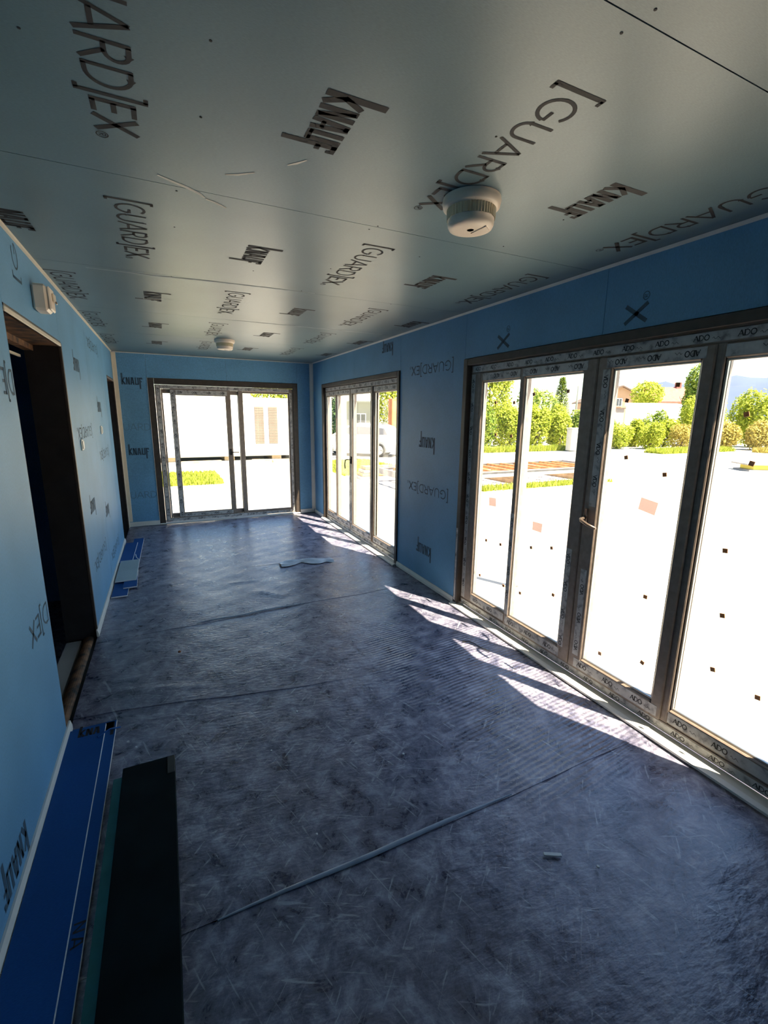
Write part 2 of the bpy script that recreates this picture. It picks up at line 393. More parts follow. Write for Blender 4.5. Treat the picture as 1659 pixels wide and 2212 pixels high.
# ------------------------------------------------------------------ shell of the room
T_ = .0125; WT = .15
floor = box('floor', 'backing_dark', (-.02, W+.02, YF, D+.02, -.16, -.006), kind='structure')
ceiling = box('ceiling', 'cladding', (-.2, W+WT, YF-.1, D+WT, H+T_+.002, H+.2), kind='structure')
joints = [YF, -1.66, -.42, .81, 2.043, 3.285, 4.52, 5.75, 6.98, D]
for i in range(len(joints)-1):
    a, b = joints[i], joints[i+1]; g = .0025 if i != 3 else .004
    pn = box('ceiling_panel', 'board_ceiling', (0, W, a+g/2, b-g/2, H, H+T_), ceiling)
    if b-a < 1: continue
    z = H-.0008; it = []
    sh_ = i >= 5          # boards past the third joint are laid with the print shifted
    for x in ((.035, 1.065, 2.135) if sh_ else (.475, 1.565, 2.60)):
        if a+1.05 < D: it.append((GUARD, GU, (x, a+.20, z), (0, 1, 0), (1, 0, 0), .80, .112))
    for x in ((.53, 1.585, 2.65) if sh_ else (-.02, 1.035, 2.10)):
        if x < 0: it.append(('nauf', KN, (.01, a+.53, z), (0, 1, 0), (1, 0, 0), .24, .112))
        else: it.append(('knauf', KN, (x, a+.485, z), (0, 1, 0), (1, 0, 0), .29, .112))
    print_on(pn, it, 'print_dark')
lp = ceiling.children[-1]
# screw heads, scrapes and joint filler on the ceiling
for x, y in [(.75, 1.27), (.75, 1.57), (.70, 2.08), (.70, 2.46), (1.49, 2.08), (1.51, 2.03), (1.55, .85), (1.56, .78), (1.55, 1.27), (1.87, 2.29), (2.16, 1.97), (2.18, 1.61), (.70, 3.3), (1.5, 3.25), (2.2, 3.3), (.37, 1.42), (1.13, 2.95), (1.52, 2.7)]:
    MB().lathe([(.0036, 0), (.0036, -.001), (.0015, -.0014)], (x, y, H), 10).build('screw_head', 'print_dark', ceiling)
def streak(name, mat, pts, w, z, parent):
    m = MB(); P = [Vector(p) for p in pts]; n = len(P); vs = []
    for i, q in enumerate(P):
        d = (P[min(i+1, n-1)]-P[max(0, i-1)]).normalized(); nn = Vector((-d.y, d.x)); ww = w*(.25+.75*math.sin(math.pi*(i+.35)/(n-.3)))
        vs += [(*(q+nn*ww/2), z), (*(q-nn*ww/2), z)]
    m.add(vs, [(2*i, 2*i+2, 2*i+3, 2*i+1) for i in range(n-1)])
    return m.build(name, mat, parent)
zc = H-.001
streak('scrape', 'scuff', [(.636, 1.98), (.68, 2.005), (.73, 2.03), (.78, 2.065), (.80, 2.09)], .017, zc, ceiling)
streak('scrape', 'scuff', [(.805, 2.10), (.84, 2.115), (.885, 2.145)], .014, zc, ceiling)
streak('scrape', 'scuff', [(.85, 1.87), (.89, 1.85), (.94, 1.81)], .011, zc, ceiling)
streak('scrape', 'scuff', [(1.03, 1.71), (1.055, 1.685), (1.08, 1.65)], .010, zc, ceiling)
streak('scrape', 'scuff', [(.52, 4.02), (.60, 3.99), (.69, 3.94)], .008, zc, ceiling)
streak('joint_filler', 'filler', [(.25, 3.34), (.6, 3.33), (.9, 3.30), (1.25, 3.28), (1.6, 3.27)], .02, zc, ceiling)
streak('joint_filler', 'filler', [(1.2, 4.52), (1.6, 4.515), (2.2, 4.52), (2.7, 4.52)], .02, zc, ceiling)
#streak('smear', 'filler', [(1.63, 1.03), (1.70, .97), (1.80, .86), (1.90, .80)], .05, zc, ceiling)

def panel(wall, mat, b): return box('wall_panel', mat, b, wall)
# right wall
NW = (.62, 3.25); FW = (4.40, 7.05); ZT = 2.14
wr = MB()
for y0, y1, z0 in [(YF, NW[0], -.16), (NW[1], FW[0], -.16), (FW[1], D+WT, -.16), (NW[0], NW[1], ZT), (FW[0], FW[1], ZT)]:
    wr.box(W+T_+.001, W+WT, y0, y1, z0, H+T_)
for y0, y1 in (NW, FW): wr.box(W+.021, W+WT, y0, y1, -.16, -.002)
wall_right = wr.build('wall_right', 'cladding', kind='structure')
g = .0012
rp = {}
for k, (y0, y1, z0) in dict(a=(YF, -.05, 0), b=(-.05, NW[0], 0), mid=(NW[1], FW[0], 0), n1=(NW[0], 1.93, ZT), n2=(1.93, NW[1], ZT), f1=(FW[0], 5.72, ZT), f2=(5.72, FW[1], ZT), far=(FW[1], D, 0)).items():
    rp[k] = panel(wall_right, 'board_blue', (W, W+T_, y0+g, y1-g, z0+.002, H-.001))
xr = W-.0008
print_on(rp['mid'], [(GUARD, GU, (xr, 3.41, 2.155), (0, 1, 0), (0, 0, -1), .79, .085), (GUARD, GU, (xr, 3.41, 1.015), (0, 1, 0), (0, 0, -1), .79, .085),
                     ('knauf', KN, (xr, 3.67, 1.48), (0, 1, 0), (0, 0, -1), .30, .10), ('knauf', KN, (xr, 3.67, .41), (0, 1, 0), (0, 0, -1), .30, .10)], 'print_wall')
print_on(rp['n2'], [('X®', GU, (xr, 2.72, 2.165), (0, 0, 1), (0, 1, 0), .155, .125)], 'print_wall')
print_on(rp['n1'], [('X®', GU, (xr, 1.67, 2.165), (0, 0, 1), (0, 1, 0), .155, .125)], 'print_wall')
print_on(rp['f1'], [('knauf', KN, (xr, 4.58, 2.45), (0, 1, 0), (0, 0, -1), .28, .09)], 'print_wall')
# left wall
D1 = (2.60, 3.84, 2.118); D2 = (6.66, 7.47, 2.10)
wl = MB()
for y0, y1, z0 in [(YF, D1[0], -.16), (D1[1], D2[0], -.16), (D2[1], D+WT, -.16), (D1[0], D1[1], D1[2]), (D2[0], D2[1], D2[2])]:
    wl.box(-T_-.001, -.19, y0, y1, z0, H+T_)
wall_left = wl.build('wall_left', 'steel_dark', kind='structure')
lpn = {}
for k, (y0, y1, z0) in dict(a=(YF, .12, 0), b=(.12, 1.36, 0), c=(1.36, D1[0], 0), o1=(D1[0], D1[1], D1[2]), d=(D1[1], 5.05, 0), e=(5.05, 6.30, 0), f=(6.30, D2[0], 0), o2=(D2[0], D2[1], D2[2]), h=(D2[1], D, 0)).items():
    lpn[k] = panel(wall_left, 'board_blue', (-T_, 0, y0+g, y1-g, z0+.002, H-.001))
xl = .0008; ry, uz = (0, -1, 0), (0, 0, -1)
print_on(lpn['d'], [('knauf', KN, (xl, 4.56, 2.09), ry, uz, .29, .10), (GUARD, GU, (xl, 4.86, 1.56), ry, uz, .80, .085),
                    ('knauf', KN, (xl, 4.52, .97), ry, uz, .29, .10), (GUARD, GU, (xl, 4.90, .50), ry, uz, .80, .085)], 'print_wall')
print_on(lpn['e'], [(GUARD, GU, (xl, 5.98, 2.36), ry, uz, .80, .085), ('knauf', KN, (xl, 5.72, 1.78), ry, uz, .29, .10), (GUARD, GU, (xl, 5.98, 1.30), ry, uz, .80, .085),
                    ('knauf', KN, (xl, 5.42, .76), ry, uz, .29, .10), (GUARD, GU, (xl, 5.98, .27), ry, uz, .80, .085)], 'print_wall')
print_on(lpn['c'], [('[GUARD]EX®', GU, (xl, 2.575, 1.86), ry, uz, .80, .085) if 0 else ('D]E', GU, (xl, 2.59, 1.86), ry, uz, .17, .11),
                    ('D]EX', GU, (xl, 2.585, .78), ry, uz, .33, .10), ('knauf', KN, (xl, 1.86, .19), ry, uz, .29, .10)], 'print_wall')
print_on(lpn['o1'], [('[G', GU, (xl, 2.98, 2.29), (0, 0, 1), (0, -1, 0), .19, .10)], 'print_wall')
# back wall
BW = (.415, 2.60, 2.165)
wb = MB()
for x0, x1, z0 in [(-.19, BW[0], -.16), (BW[1], W+T_, -.16), (BW[0], BW[1], BW[2])]: wb.box(x0, x1, D+T_+.001, D+WT, z0, H+T_)
wb.box(BW[0], BW[1], D+.021, D+WT, -.16, -.002)
wall_back = wb.build('wall_back', 'cladding', kind='structure')
bpn = [panel(wall_back, 'board_blue', b) for b in [(0, BW[0]-g, D, D+T_, .002, H-.001), (BW[1]+g, W, D, D+T_, .002, H-.001), (BW[0]+g, 1.5, D, D+T_, BW[2]+.002, H-.001), (1.502, BW[1]-g, D, D+T_, BW[2]+.002, H-.001)]]
yb = D-.0008; rx, uu_ = (1, 0, 0), (0, 0, 1)
print_on(bpn[0], [('knauf', KN, (.09, yb, 2.06), rx, uu_, .27, .10), ('knauf', KN, (.09, yb, 1.07), rx, uu_, .27, .10)], 'print_wall')
print_on(bpn[0], [('UARD', GU, (.05, yb, 1.42), rx, uu_, .36, .10), ('UARD', GU, (.05, yb, .43), rx, uu_, .36, .10)], 'print_faint', 'faint_lettering')
# wall behind the camera
wall_front = box('wall_front', 'cladding', (-.19, W+WT, YF-.12, YF-T_-.001, -.16, H+T_), kind='structure')
for x0, x1 in ((0, 1.24), (1.24, W)): panel(wall_front, 'board_blue', (x0+g, x1-g, YF-T_, YF, .002, H-.001))

# the dark neighbouring room seen through the doorways
adj = MB(); AX0, AX1, AY0, AY1 = -2.9, -.21, .6, 8.4
adj.box(AX0-.1, AX0, AY0, AY1, -.16, H); adj.box(AX0, AX1, AY0-.1, AY0, -.16, H); adj.box(AX0, AX1, AY1, AY1+.1, -.16, H); adj.box(AX0, AX1, 4.9, 5.0, -.1, H-.01)
adj.build('wall_adjacent', 'board_blue', kind='structure')
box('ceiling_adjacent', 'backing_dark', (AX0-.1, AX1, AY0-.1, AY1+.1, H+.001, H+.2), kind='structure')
box('floor_adjacent', 'floor_membrane', (AX0-.1, AX1, AY0-.1, AY1+.1, -.16, -.05), kind='structure')

# doorway steel linings and thresholds
def doorway(n, y0, y1, z1, rust):
    d = empty('door_%d' % n, (0, (y0+y1)/2, 0), kind='structure')
    def part(name, mat, b, **k):
        m = MB().box(b[0], b[1], b[2]-(y0+y1)/2, b[3]-(y0+y1)/2, b[4], b[5], **k); return m.build(name, mat, d)
    t = .012
    part('lining', 'steel_dark', (-.20, -.002, y0+.001, y0+t, .0, z1-.001)); part('lining', 'steel_dark', (-.20, -.002, y1-t, y1-.001, .0, z1-.001))
    part('lintel_lining', 'rusty_steel', (-.20, -.002, y0+t, y1-t, z1-t, z1-.001))
    part('lintel_edge', 'cream_trim' if n == 1 else 'pvc_brown', (-.012, .006, y0+.004, y1-.004, z1-.012, z1+.010), bev=.003)
    part('lintel_edge', 'casing_brown', (-.012, .004, y0+.002, y1-.002, z1+.010, z1+.022), bev=.002)
    part('jamb_edge', 'casing_brown', (-.012, .006, y1-.014, y1+.012, 0, z1+.012), bev=.003)
    if rust:
        th = MB(); cx, r = -.055, .045
        pr = [(-.10, -.05)]+[(cx+r*math.cos(math.radians(a)), -.035+r*math.sin(math.radians(a))) for a in range(150, -1, -15)]+[(.0, -.05)]
        th.v = []; th.prism([(p[0], p[1]) for p in pr], 1, y0+.012-(y0+y1)/2, y1-.012-(y0+y1)/2)
        th.build('threshold', 'rusty_steel', d, smooth=False)
        part('threshold_plate', 'concrete', (-.20, -.105, y0+.012, y1-.012, -.06, -.012))
        part('lintel_bar', 'rusty_steel', (-.20, -.15, y0+.012, y1-.012, z1-.05, z1-.014))
        part('far_lining', 'cream_trim', (-.215, -.203, y0+.0, y1-.1, z1-.10, z1-.085))
    else:
        part('threshold', 'steel_dark', (-.20, 0, y0+.012, y1-.012, -.05, -.004))
    return d
doorway(1, *D1, True); doorway(2, *D2, False)

# ------------------------------------------------------------------ floor sheets
def wob(x, y):
    return .0016*math.sin(7.3*x+2.1*y)+.0014*math.sin(3.1*x-9.7*y+1)+.0011*math.sin(17*x+13*y+.6)+.0008*math.sin(29*y-11*x)
def sheet(y0, y1, z, fy0=None, fy1=None, ridge=None):
    m = MB(); nx, ny = 70, max(12, int((y1-y0)*32)); vs = []
    for j in range(ny+1):
        for i in range(nx+1):
            x = .0015+(W-.003)*i/nx; a = fy0(x) if fy0 else y0; b = fy1(x) if fy1 else y1
            y = a+(b-a)*j/ny; e = min(1, min(i, nx-i)/4)
            zz = (z(x, y) if callable(z) else z)+(wob(x, y))*e
            if ridge: zz += ridge(x, y)
            vs.append((x, y, max(zz, -.004)))
    fs = [(j*(nx+1)+i, j*(nx+1)+i+1, (j+1)*(nx+1)+i+1, (j+1)*(nx+1)+i) for j in range(ny) for i in range(nx)]
    m.add(vs, fs)
    # turned-down front edge gives the sheet its thickness
    n = len(m.v); top = m.v[:nx+1]; m.v += top+[(v[0], v[1]+.002, max(-.005, v[2]-.012)) for v in top]
    m.f += [(n+i, n+nx+1+i, n+nx+2+i, n+i+1) for i in range(nx)]
    return m.build('floor_sheet', 'floor_membrane', floor, smooth=True)
def bumpline(x0, y0, x1, y1, w, h):
    p, q = Vector((x0, y0)), Vector((x1, y1)); d = q-p; L = d.length; d.normalize()
    def fn(x, y):
        v = Vector((x, y))-p; s = v.dot(d)
        if s < 0 or s > L: return 0
        t = (v-d*s).length
        return h*math.exp(-(t/w)**2)*math.sin(math.pi*s/L)
    return fn
rA = [bumpline(.05, 3.0, .75, 2.78, .014, .010), bumpline(.25, 2.95, .6, 2.72, .012, .006), bumpline(.1, 2.86, .5, 2.74, .012, .006)]
rB = [bumpline(2.2, .78, 2.75, .60, .012, .008), bumpline(.9, 1.9, 1.4, 1.8, .012, .004)]
rC = [bumpline(1.25, 4.3, 1.5, 4.0, .02, .012), bumpline(1.0, 4.6, 1.4, 4.55, .02, .006)]
edge = lambda x: 2.757-.16*x+.015*math.sin(4*x)
sheet(YF, 1.35, -.002, ridge=lambda x, y: sum(f_(x, y) for f_ in rB))
sheet(1.325, 2.80, .0015, fy0=lambda x: 1.330+.006*math.sin(3*x), ridge=lambda x, y: sum(f_(x, y) for f_ in rB))
sheet(2.6, 3.9, lambda x, y: .001+(.005-.0035*min(1, max(0, (x-1.0)/.5)))*min(1, max(0, (3.55-y)/.5)), fy0=edge, ridge=lambda x, y: sum(f_(x, y) for f_ in rA))
sheet(3.72, 5.05, lambda x, y: .0030, fy0=lambda x: 3.70+.05*x+.01*math.sin(5*x), ridge=lambda x, y: sum(f_(x, y) for f_ in rC))
sheet(5.0, D-.002, lambda x, y: .005-.0025*min(1, max(0, abs(x-1.9)-.35)/.4))
# raised seam folds
def fold(pts, w, h, mat, zb=0):
    m = MB(); P = [Vector(p) for p in pts]; n = len(P); vs = []
    for i, q in enumerate(P):
        d = (P[min(i+1, n-1)]-P[max(0, i-1)]).normalized(); nn = Vector((-d.y, d.x)); k = math.sin(math.pi*(i+.2)/(n-.6)); ww = w*(.2+.8*k)
        vs += [(*(q+nn*ww/2), .004+zb), (*(q+nn*ww*.1), .006+h*k+zb), (*(q-nn*ww*.3), .0055+h*.7*k+zb), (*(q-nn*ww/2), .003+zb)]
    m.add(vs, [(4*i+j, 4*i+4+j, 4*i+5+j, 4*i+1+j) for i in range(n-1) for j in range(3)])
    return m.build('seam_fold', mat, floor, smooth=True)
fold([(.62+.115*i, 1.334+.003*math.sin(i)) for i in range(12)], .022, .003, 'strip_pale')
fold([(.70+.10*i, 3.72+.05*(.70+.1*i)+.01*math.sin(i*1.3)) for i in range(10)], .03, .005, 'strip_pale', .001)

# ------------------------------------------------------------------ trims and baseboards
def trim(n, mat, m_): return m_.build('trim_%d' % n, mat, kind='structure')
def bead(y0, y1, x, sgn):   # slightly uneven white ceiling bead along y
    m = MB(); n = 24; prof = [(0, 0), (sgn*.013, 0), (sgn*.010, -.010), (0, -.014)]; vs = []
    for i in range(n+1):
        y = y0+(y1-y0)*i/n; o = .0012*math.sin(i*1.7)
        vs += [(x+px*(1+10*o), y, H-.0012+pz*(1+30*o)) for px, pz in prof]
    m.add(vs, [(4*i+j, 4*i+(j+1) % 4, 4*i+4+(j+1) % 4, 4*i+4+j) for i in range(n) for j in range(4)]); return m
trim(1, 'cream_trim', bead(YF, D, .0005, 1)); trim(2, 'white_plastic', bead(YF, D, W-.0005, -1))
trim(3, 'white_plastic', MB().box(.014, W-.014, D-.012, D-.001, H-.013, H-.0015, bev=.003))
trim(4, 'cream_trim', MB().box(.0005, .055, D-.012, D-.0012, .085, H-.015, bev=.003).box(.0005, .010, D-.06, D-.012, .0, H-.015, bev=.003))
trim(5, 'white_plastic', MB().box(W-.055, W-.0005, D-.011, D-.0012, .07, H-.015, bev=.003).box(W-.011, W-.0005, D-.045, D-.011, .07, H-.015, bev=.003))
def base(side, segs, cut=None):
    m = MB(); h, t = .062, .014
    for a, b in segs:
        if side in ('left', 'right'):
            s = 1 if side == 'left' else -1; x = .0006 if side == 'left' else W-.0006
            m.prism([(x, .008), (x+s*t, .008), (x+s*t, h*.55), (x+s*t*.55, h), (x, h)], 1, a, b)
        else:
            m.prism([(D-.0006, .008), (D-.0006-t, .008), (D-.0006-t, h*.55), (D-.0006-t*.55, h), (D-.0006, h)], 0, a, b) if 0 else m.box(a, b, D-.0006-t, D-.0006, .008, h+.014, bev=.003)
    return m.build('baseboard_'+side, 'white_plastic', kind='structure')
base('left', [(YF+.01, 2.66), (3.80, 6.66)]); base('right', [(YF+.01, NW[0]-.002), (NW[1]+.002, FW[0]-.002), (FW[1]+.002, D-.016)]); base('back', [(.002, BW[0]-.002), (BW[1]+.002, W-.016)])

# ------------------------------------------------------------------ windows
def ado(parent, o, r, up, length, step, h=.026, off=.03):
    """ADO repeated along a film strip"""
    m = MB(); o, r, up = Vector(o), Vector(r), Vector(up); s = off
    L = .072
    while s+L < length:
        lettering(m, 'ADO', AD, o+r*s, r, up, L, h)
        # thin wavy line of small print after each word
        q = o+r*(s+L+.012)
        pts = [(i*.006, .25+.22*math.sin(i*1.9)) for i in range(7)]
        stroke_poly(m, [(a/h, b) for a, b in pts], .07, lambda a, b: q+r*(a*h)+up*(b*h))
        s += step
    if m.v: m.build('printed_lettering', 'print_dark', parent)

def right_window(n, y_out, panes, kind):
    """four-part door in the right wall; panes = [(y_hi, y_lo)] glass openings from far to near"""
    y0, y1 = y_out; cy = (y0+y1)/2
    w = empty('window_%d' % n, (W, cy, 0), kind='structure')
    def P(m, name, mat, parent=w, smooth=False):
        m.v = [(x-W, y-cy, z) for x, y, z in m.v]; return m.build(name, mat, parent, smooth)
    # brown casing boards around the opening
    P(MB().box(W-.014, W+.075, y1-.055, y1-.002, .0, ZT-.002, bev=.004), 'casing', 'casing_brown')
    P(MB().box(W-.014, W+.075, y0+.002, y0+.055, .0, ZT-.002, bev=.004), 'casing', 'casing_brown')
    P(MB().box(W-.014, W+.075, y0+.056, y1-.056, ZT-.056, ZT-.002, bev=.004), 'casing', 'casing_brown')
    a, b = y0+.057, y1-.057; zt = ZT-.058; xi, xo = W+.03, W+.10
    # outer frame
    fr = MB(); fr.box(xi, xo, a, b, zt-.06, zt, bev=.004).box(xi, xo, a, b, .03, .088, bev=.004)
    fr.box(xi, xo, panes[0][0]+.03, b, .088, zt-.06, bev=.004).box(xi, xo, a, panes[3][1]-.03, .088, zt-.06, bev=.004)
    m1 = (panes[0][1], panes[1][0]); m2 = (panes[2][1], panes[3][0])
    fr.box(xi, xo, m1[0]-.02, m1[1]+.02, .088, zt-.06, bev=.003).box(xi, xo, m2[1]+.0, m2[0]-.02, .088, zt-.06, bev=.003)
    frame = P(fr, 'frame', 'pvc_brown')
    gz0, gz1 = .172, 1.952
    def leaf(yh, yl, oh, ol, name, xa, xb, inner=True):
        m = MB()
        m.box(xa, xb, yh, oh, .09, zt-.062, bev=.006).box(xa, xb, ol, yl, .09, zt-.062, bev=.006)
        m.box(xa, xb, yl, yh, .09, gz0, bev=.006).box(xa, xb, yl, yh, gz1, zt-.062, bev=.006)
        s = P(m, name, 'pvc_brown')
        bd = MB(); t = .010          # glazing bead, lighter rubber line
        for q in ((xa+.012, xa+.03, yh-t, yh+.002, gz0, gz1), (xa+.012, xa+.03, yl-.002, yl+t, gz0, gz1), (xa+.012, xa+.03, yl, yh, gz0-.002, gz0+t), (xa+.012, xa+.03, yl, yh, gz1-t, gz1+.002)): bd.box(*q, bev=.003)
        P(bd, 'glazing_bead', 'metal_grey', s); 
        P(MB().box(xa+.034, xa+.044, yl-.004, yh+.004, gz0-.004, gz1+.004), 'pane', 'window_glass', s)
        return s
    p1, pA, pB, p4 = panes
    leaf(*p1, p1[0]+.03, p1[1]-.022, 'fixed_light', W+.028, W+.085)
    mid = (pA[1]+pB[0])/2
    sa = leaf(*pA, pA[0]+.045, mid+.003, 'sash', W+.016, W+.085)
    sb = leaf(*pB, mid-.003, pB[1]-.058, 'sash', W+.016, W+.085)
    leaf(*p4, p4[0]+.022, p4[1]-.03, 'fixed_light', W+.028, W+.085)
    # handles
    if kind == 'near':
        h = MB().box(W+.004, W+.016, mid-.045, mid-.020, 1.045, 1.145, bev=.004)
        h.tube([(W+.010, mid-.032, 1.085), (W-.035, mid-.034, 1.083), (W-.048, mid-.05, 1.078), (W-.050, mid-.10, 1.062), (W-.046, mid-.155, 1.05)], [.009, .009, .010, .009, .008], 10)
        P(h, 'handle', 'handle_brown', sb, True)
        h = MB().tube([(W+.085, mid+.04, 1.08), (W+.125, mid+.042, 1.08), (W+.135, mid+.06, 1.075), (W+.135, mid+.18, 1.03)], .009, 10)
        P(h, 'outer_handle', 'handle_brown', sa, True)
    else:
        h = MB().box(W+.002, W+.016, mid-.03, mid-.006, 1.02, 1.12, bev=.004)
        h.tube([(W+.010, mid-.018, 1.08), (W-.04, mid-.014, 1.082), (W-.055, mid+.02, 1.07), (W-.052, mid+.05, 1.01), (W-.045, mid+.055, .95)], .008, 10)
        P(h, 'handle', 'handle_black', sb, True)
        h = MB().tube([(W+.085, mid+.03, 1.08), (W+.125, mid+.03, 1.08), (W+.135, mid+.08, 1.06), (W+.132, mid+.10, .95)], .008, 10)
        P(h, 'outer_handle', 'handle_black', sa, True)
    # peel-off film strips, printed ADO
    def film(x, ya, yb, za, zb, up_flip=False, lett=True, step=.19):
        s = P(MB().box(x-.0012, x-.0002, ya, yb, za, zb), 'film_strip', 'protective_film')
        if lett:
            xx = x-.0018-W; hh = min(.028, .55*min(abs(yb-ya), abs(zb-za)))
            if abs(yb-ya) > abs(zb-za):
                zc_ = (za+zb)/2
                if up_flip: ado(s, (xx, min(ya, yb)-cy, zc_+hh/2), (0, 1, 0), (0, 0, -1), abs(yb-ya), step, hh)
                else: ado(s, (xx, max(ya, yb)-cy, zc_-hh/2), (0, -1, 0), (0, 0, 1), abs(yb-ya), step, hh)
            else:
                yc_ = (ya+yb)/2
                ado(s, (xx, yc_-hh/2-cy, max(za, zb)), (0, 0, -1), (0, 1, 0), abs(zb-za), step, hh) if not up_flip else ado(s, (xx, yc_+hh/2-cy, min(za, zb)), (0, 0, 1), (0, -1, 0), abs(zb-za), step, hh)
    xf, xs, xl_ = W+.03, W+.016, W+.028
    film(xf, b-.02, a+.01, zt-.052, zt-.006); film(xf, b-.01, a+.01, .036, .078)
    film(xf, b-.058, b-.012, .10, zt-.07)
    film(xl_, p1[1]+.0, p1[0]-.0, gz1+.008, zt-.07, True); film(xl_, p1[1], p1[0], .10, gz0-.012)
    film(xs, pA[1]-.03, pA[0]+.02, gz1+.008, zt-.07, True); film(xs, pA[1]-.02, pA[0]+.03, .10, gz0-.012)
    film(xs, pB[1]-.02, pB[0]+.04, gz1+.008, zt-.07, True); film(xs, pB[1]-.04, pB[0]+.05, .10, gz0-.012)
    film(xl_, p4[1], p4[0], gz1+.008, zt-.07, True); film(xl_, p4[1], p4[0], .10, gz0-.012)
    film(xs, pA[1]-.050, pA[1]-.006, .18, .86); film(xs, pB[0]+.022, pB[0]+.066, .18, .76, True)
    if kind == 'near':
        film(xs, pB[0]+.012, pB[0]+.060, 1.16, gz1+.0); film(xs, pA[0]+.002, pA[0]+.042, .18, .98)
        film(W-.014, y1-.034, y1-.012, .05, .72)
    # white sill strip at the floor
    P(MB().prism([(W-.055, .008), (W+.03, .008), (W+.03, .029), (W-.03, .029), (W-.055, .020)], 1, y0+.003, y1-.003), 'sill', 'white_plastic')
    return w, P
NP = [(3.04, 2.61), (2.55, 2.05), (1.85, 1.375), (1.28, .80)]
FP = [(6.94, 6.52), (6.45, 5.94), (5.82, 5.22), (5.13, 4.53)]
w1, P1 = right_window(1, NW, NP, 'near'); w2, P2 = right_window(2, FW, FP, 'far')
# cork spacer pads and paper labels stuck on the near glass
for y, z in [(2.92, 1.789), (2.707, 1.785), (2.896, 1.543), (2.714, 1.541), (2.933, .675), (2.752, .686), (2.99, .35), (2.684, .363), (2.497, 1.838), (2.197, 1.846), (2.405, .757), (2.214, .806), (2.481, .378), (2.162, .483), (1.735, 1.467), (1.502, 1.398), (1.499, 1.85), (1.771, 1.779), (1.514, .716), (1.751, .251), (1.479, .334), (1.18, 1.707), (1.126, 1.493), (1.17, 1.077), (1.134, .763), (1.134, .478), (.937, .445), (.93, 1.2), (.92, 1.75)]:
    xg = W+.0605 if (2.05 < y < 2.55 or 1.37 < y < 1.86) else W+.0725
    rot = random.uniform(-.3, .3); s_ = .0108; m = MB(); c, s2 = math.cos(rot)*s_, math.sin(rot)*s_
    m.prism([(y+c-s2, z+s2+c), (y-c-s2, z-s2+c), (y-c+s2, z-s2-c), (y+c+s2, z+s2-c)], 0, xg, xg+.004)
    P1(m, 'cork_pad', 'cork', w1)
for pts, xg in [([(2.928, 1.040), (2.841, 1.046), (2.834, .978), (2.922, .972)], W+.0725), ([(2.408, .953), (2.313, .954), (2.318, .888), (2.407, .890)], W+.0605), ([(1.612, 1.261), (1.513, 1.246), (1.525, 1.175), (1.623, 1.193)], W+.0605)]:
    P1(MB().prism(pts, 0, xg, xg+.0006), 'glass_sticker', 'glass_label', w1)

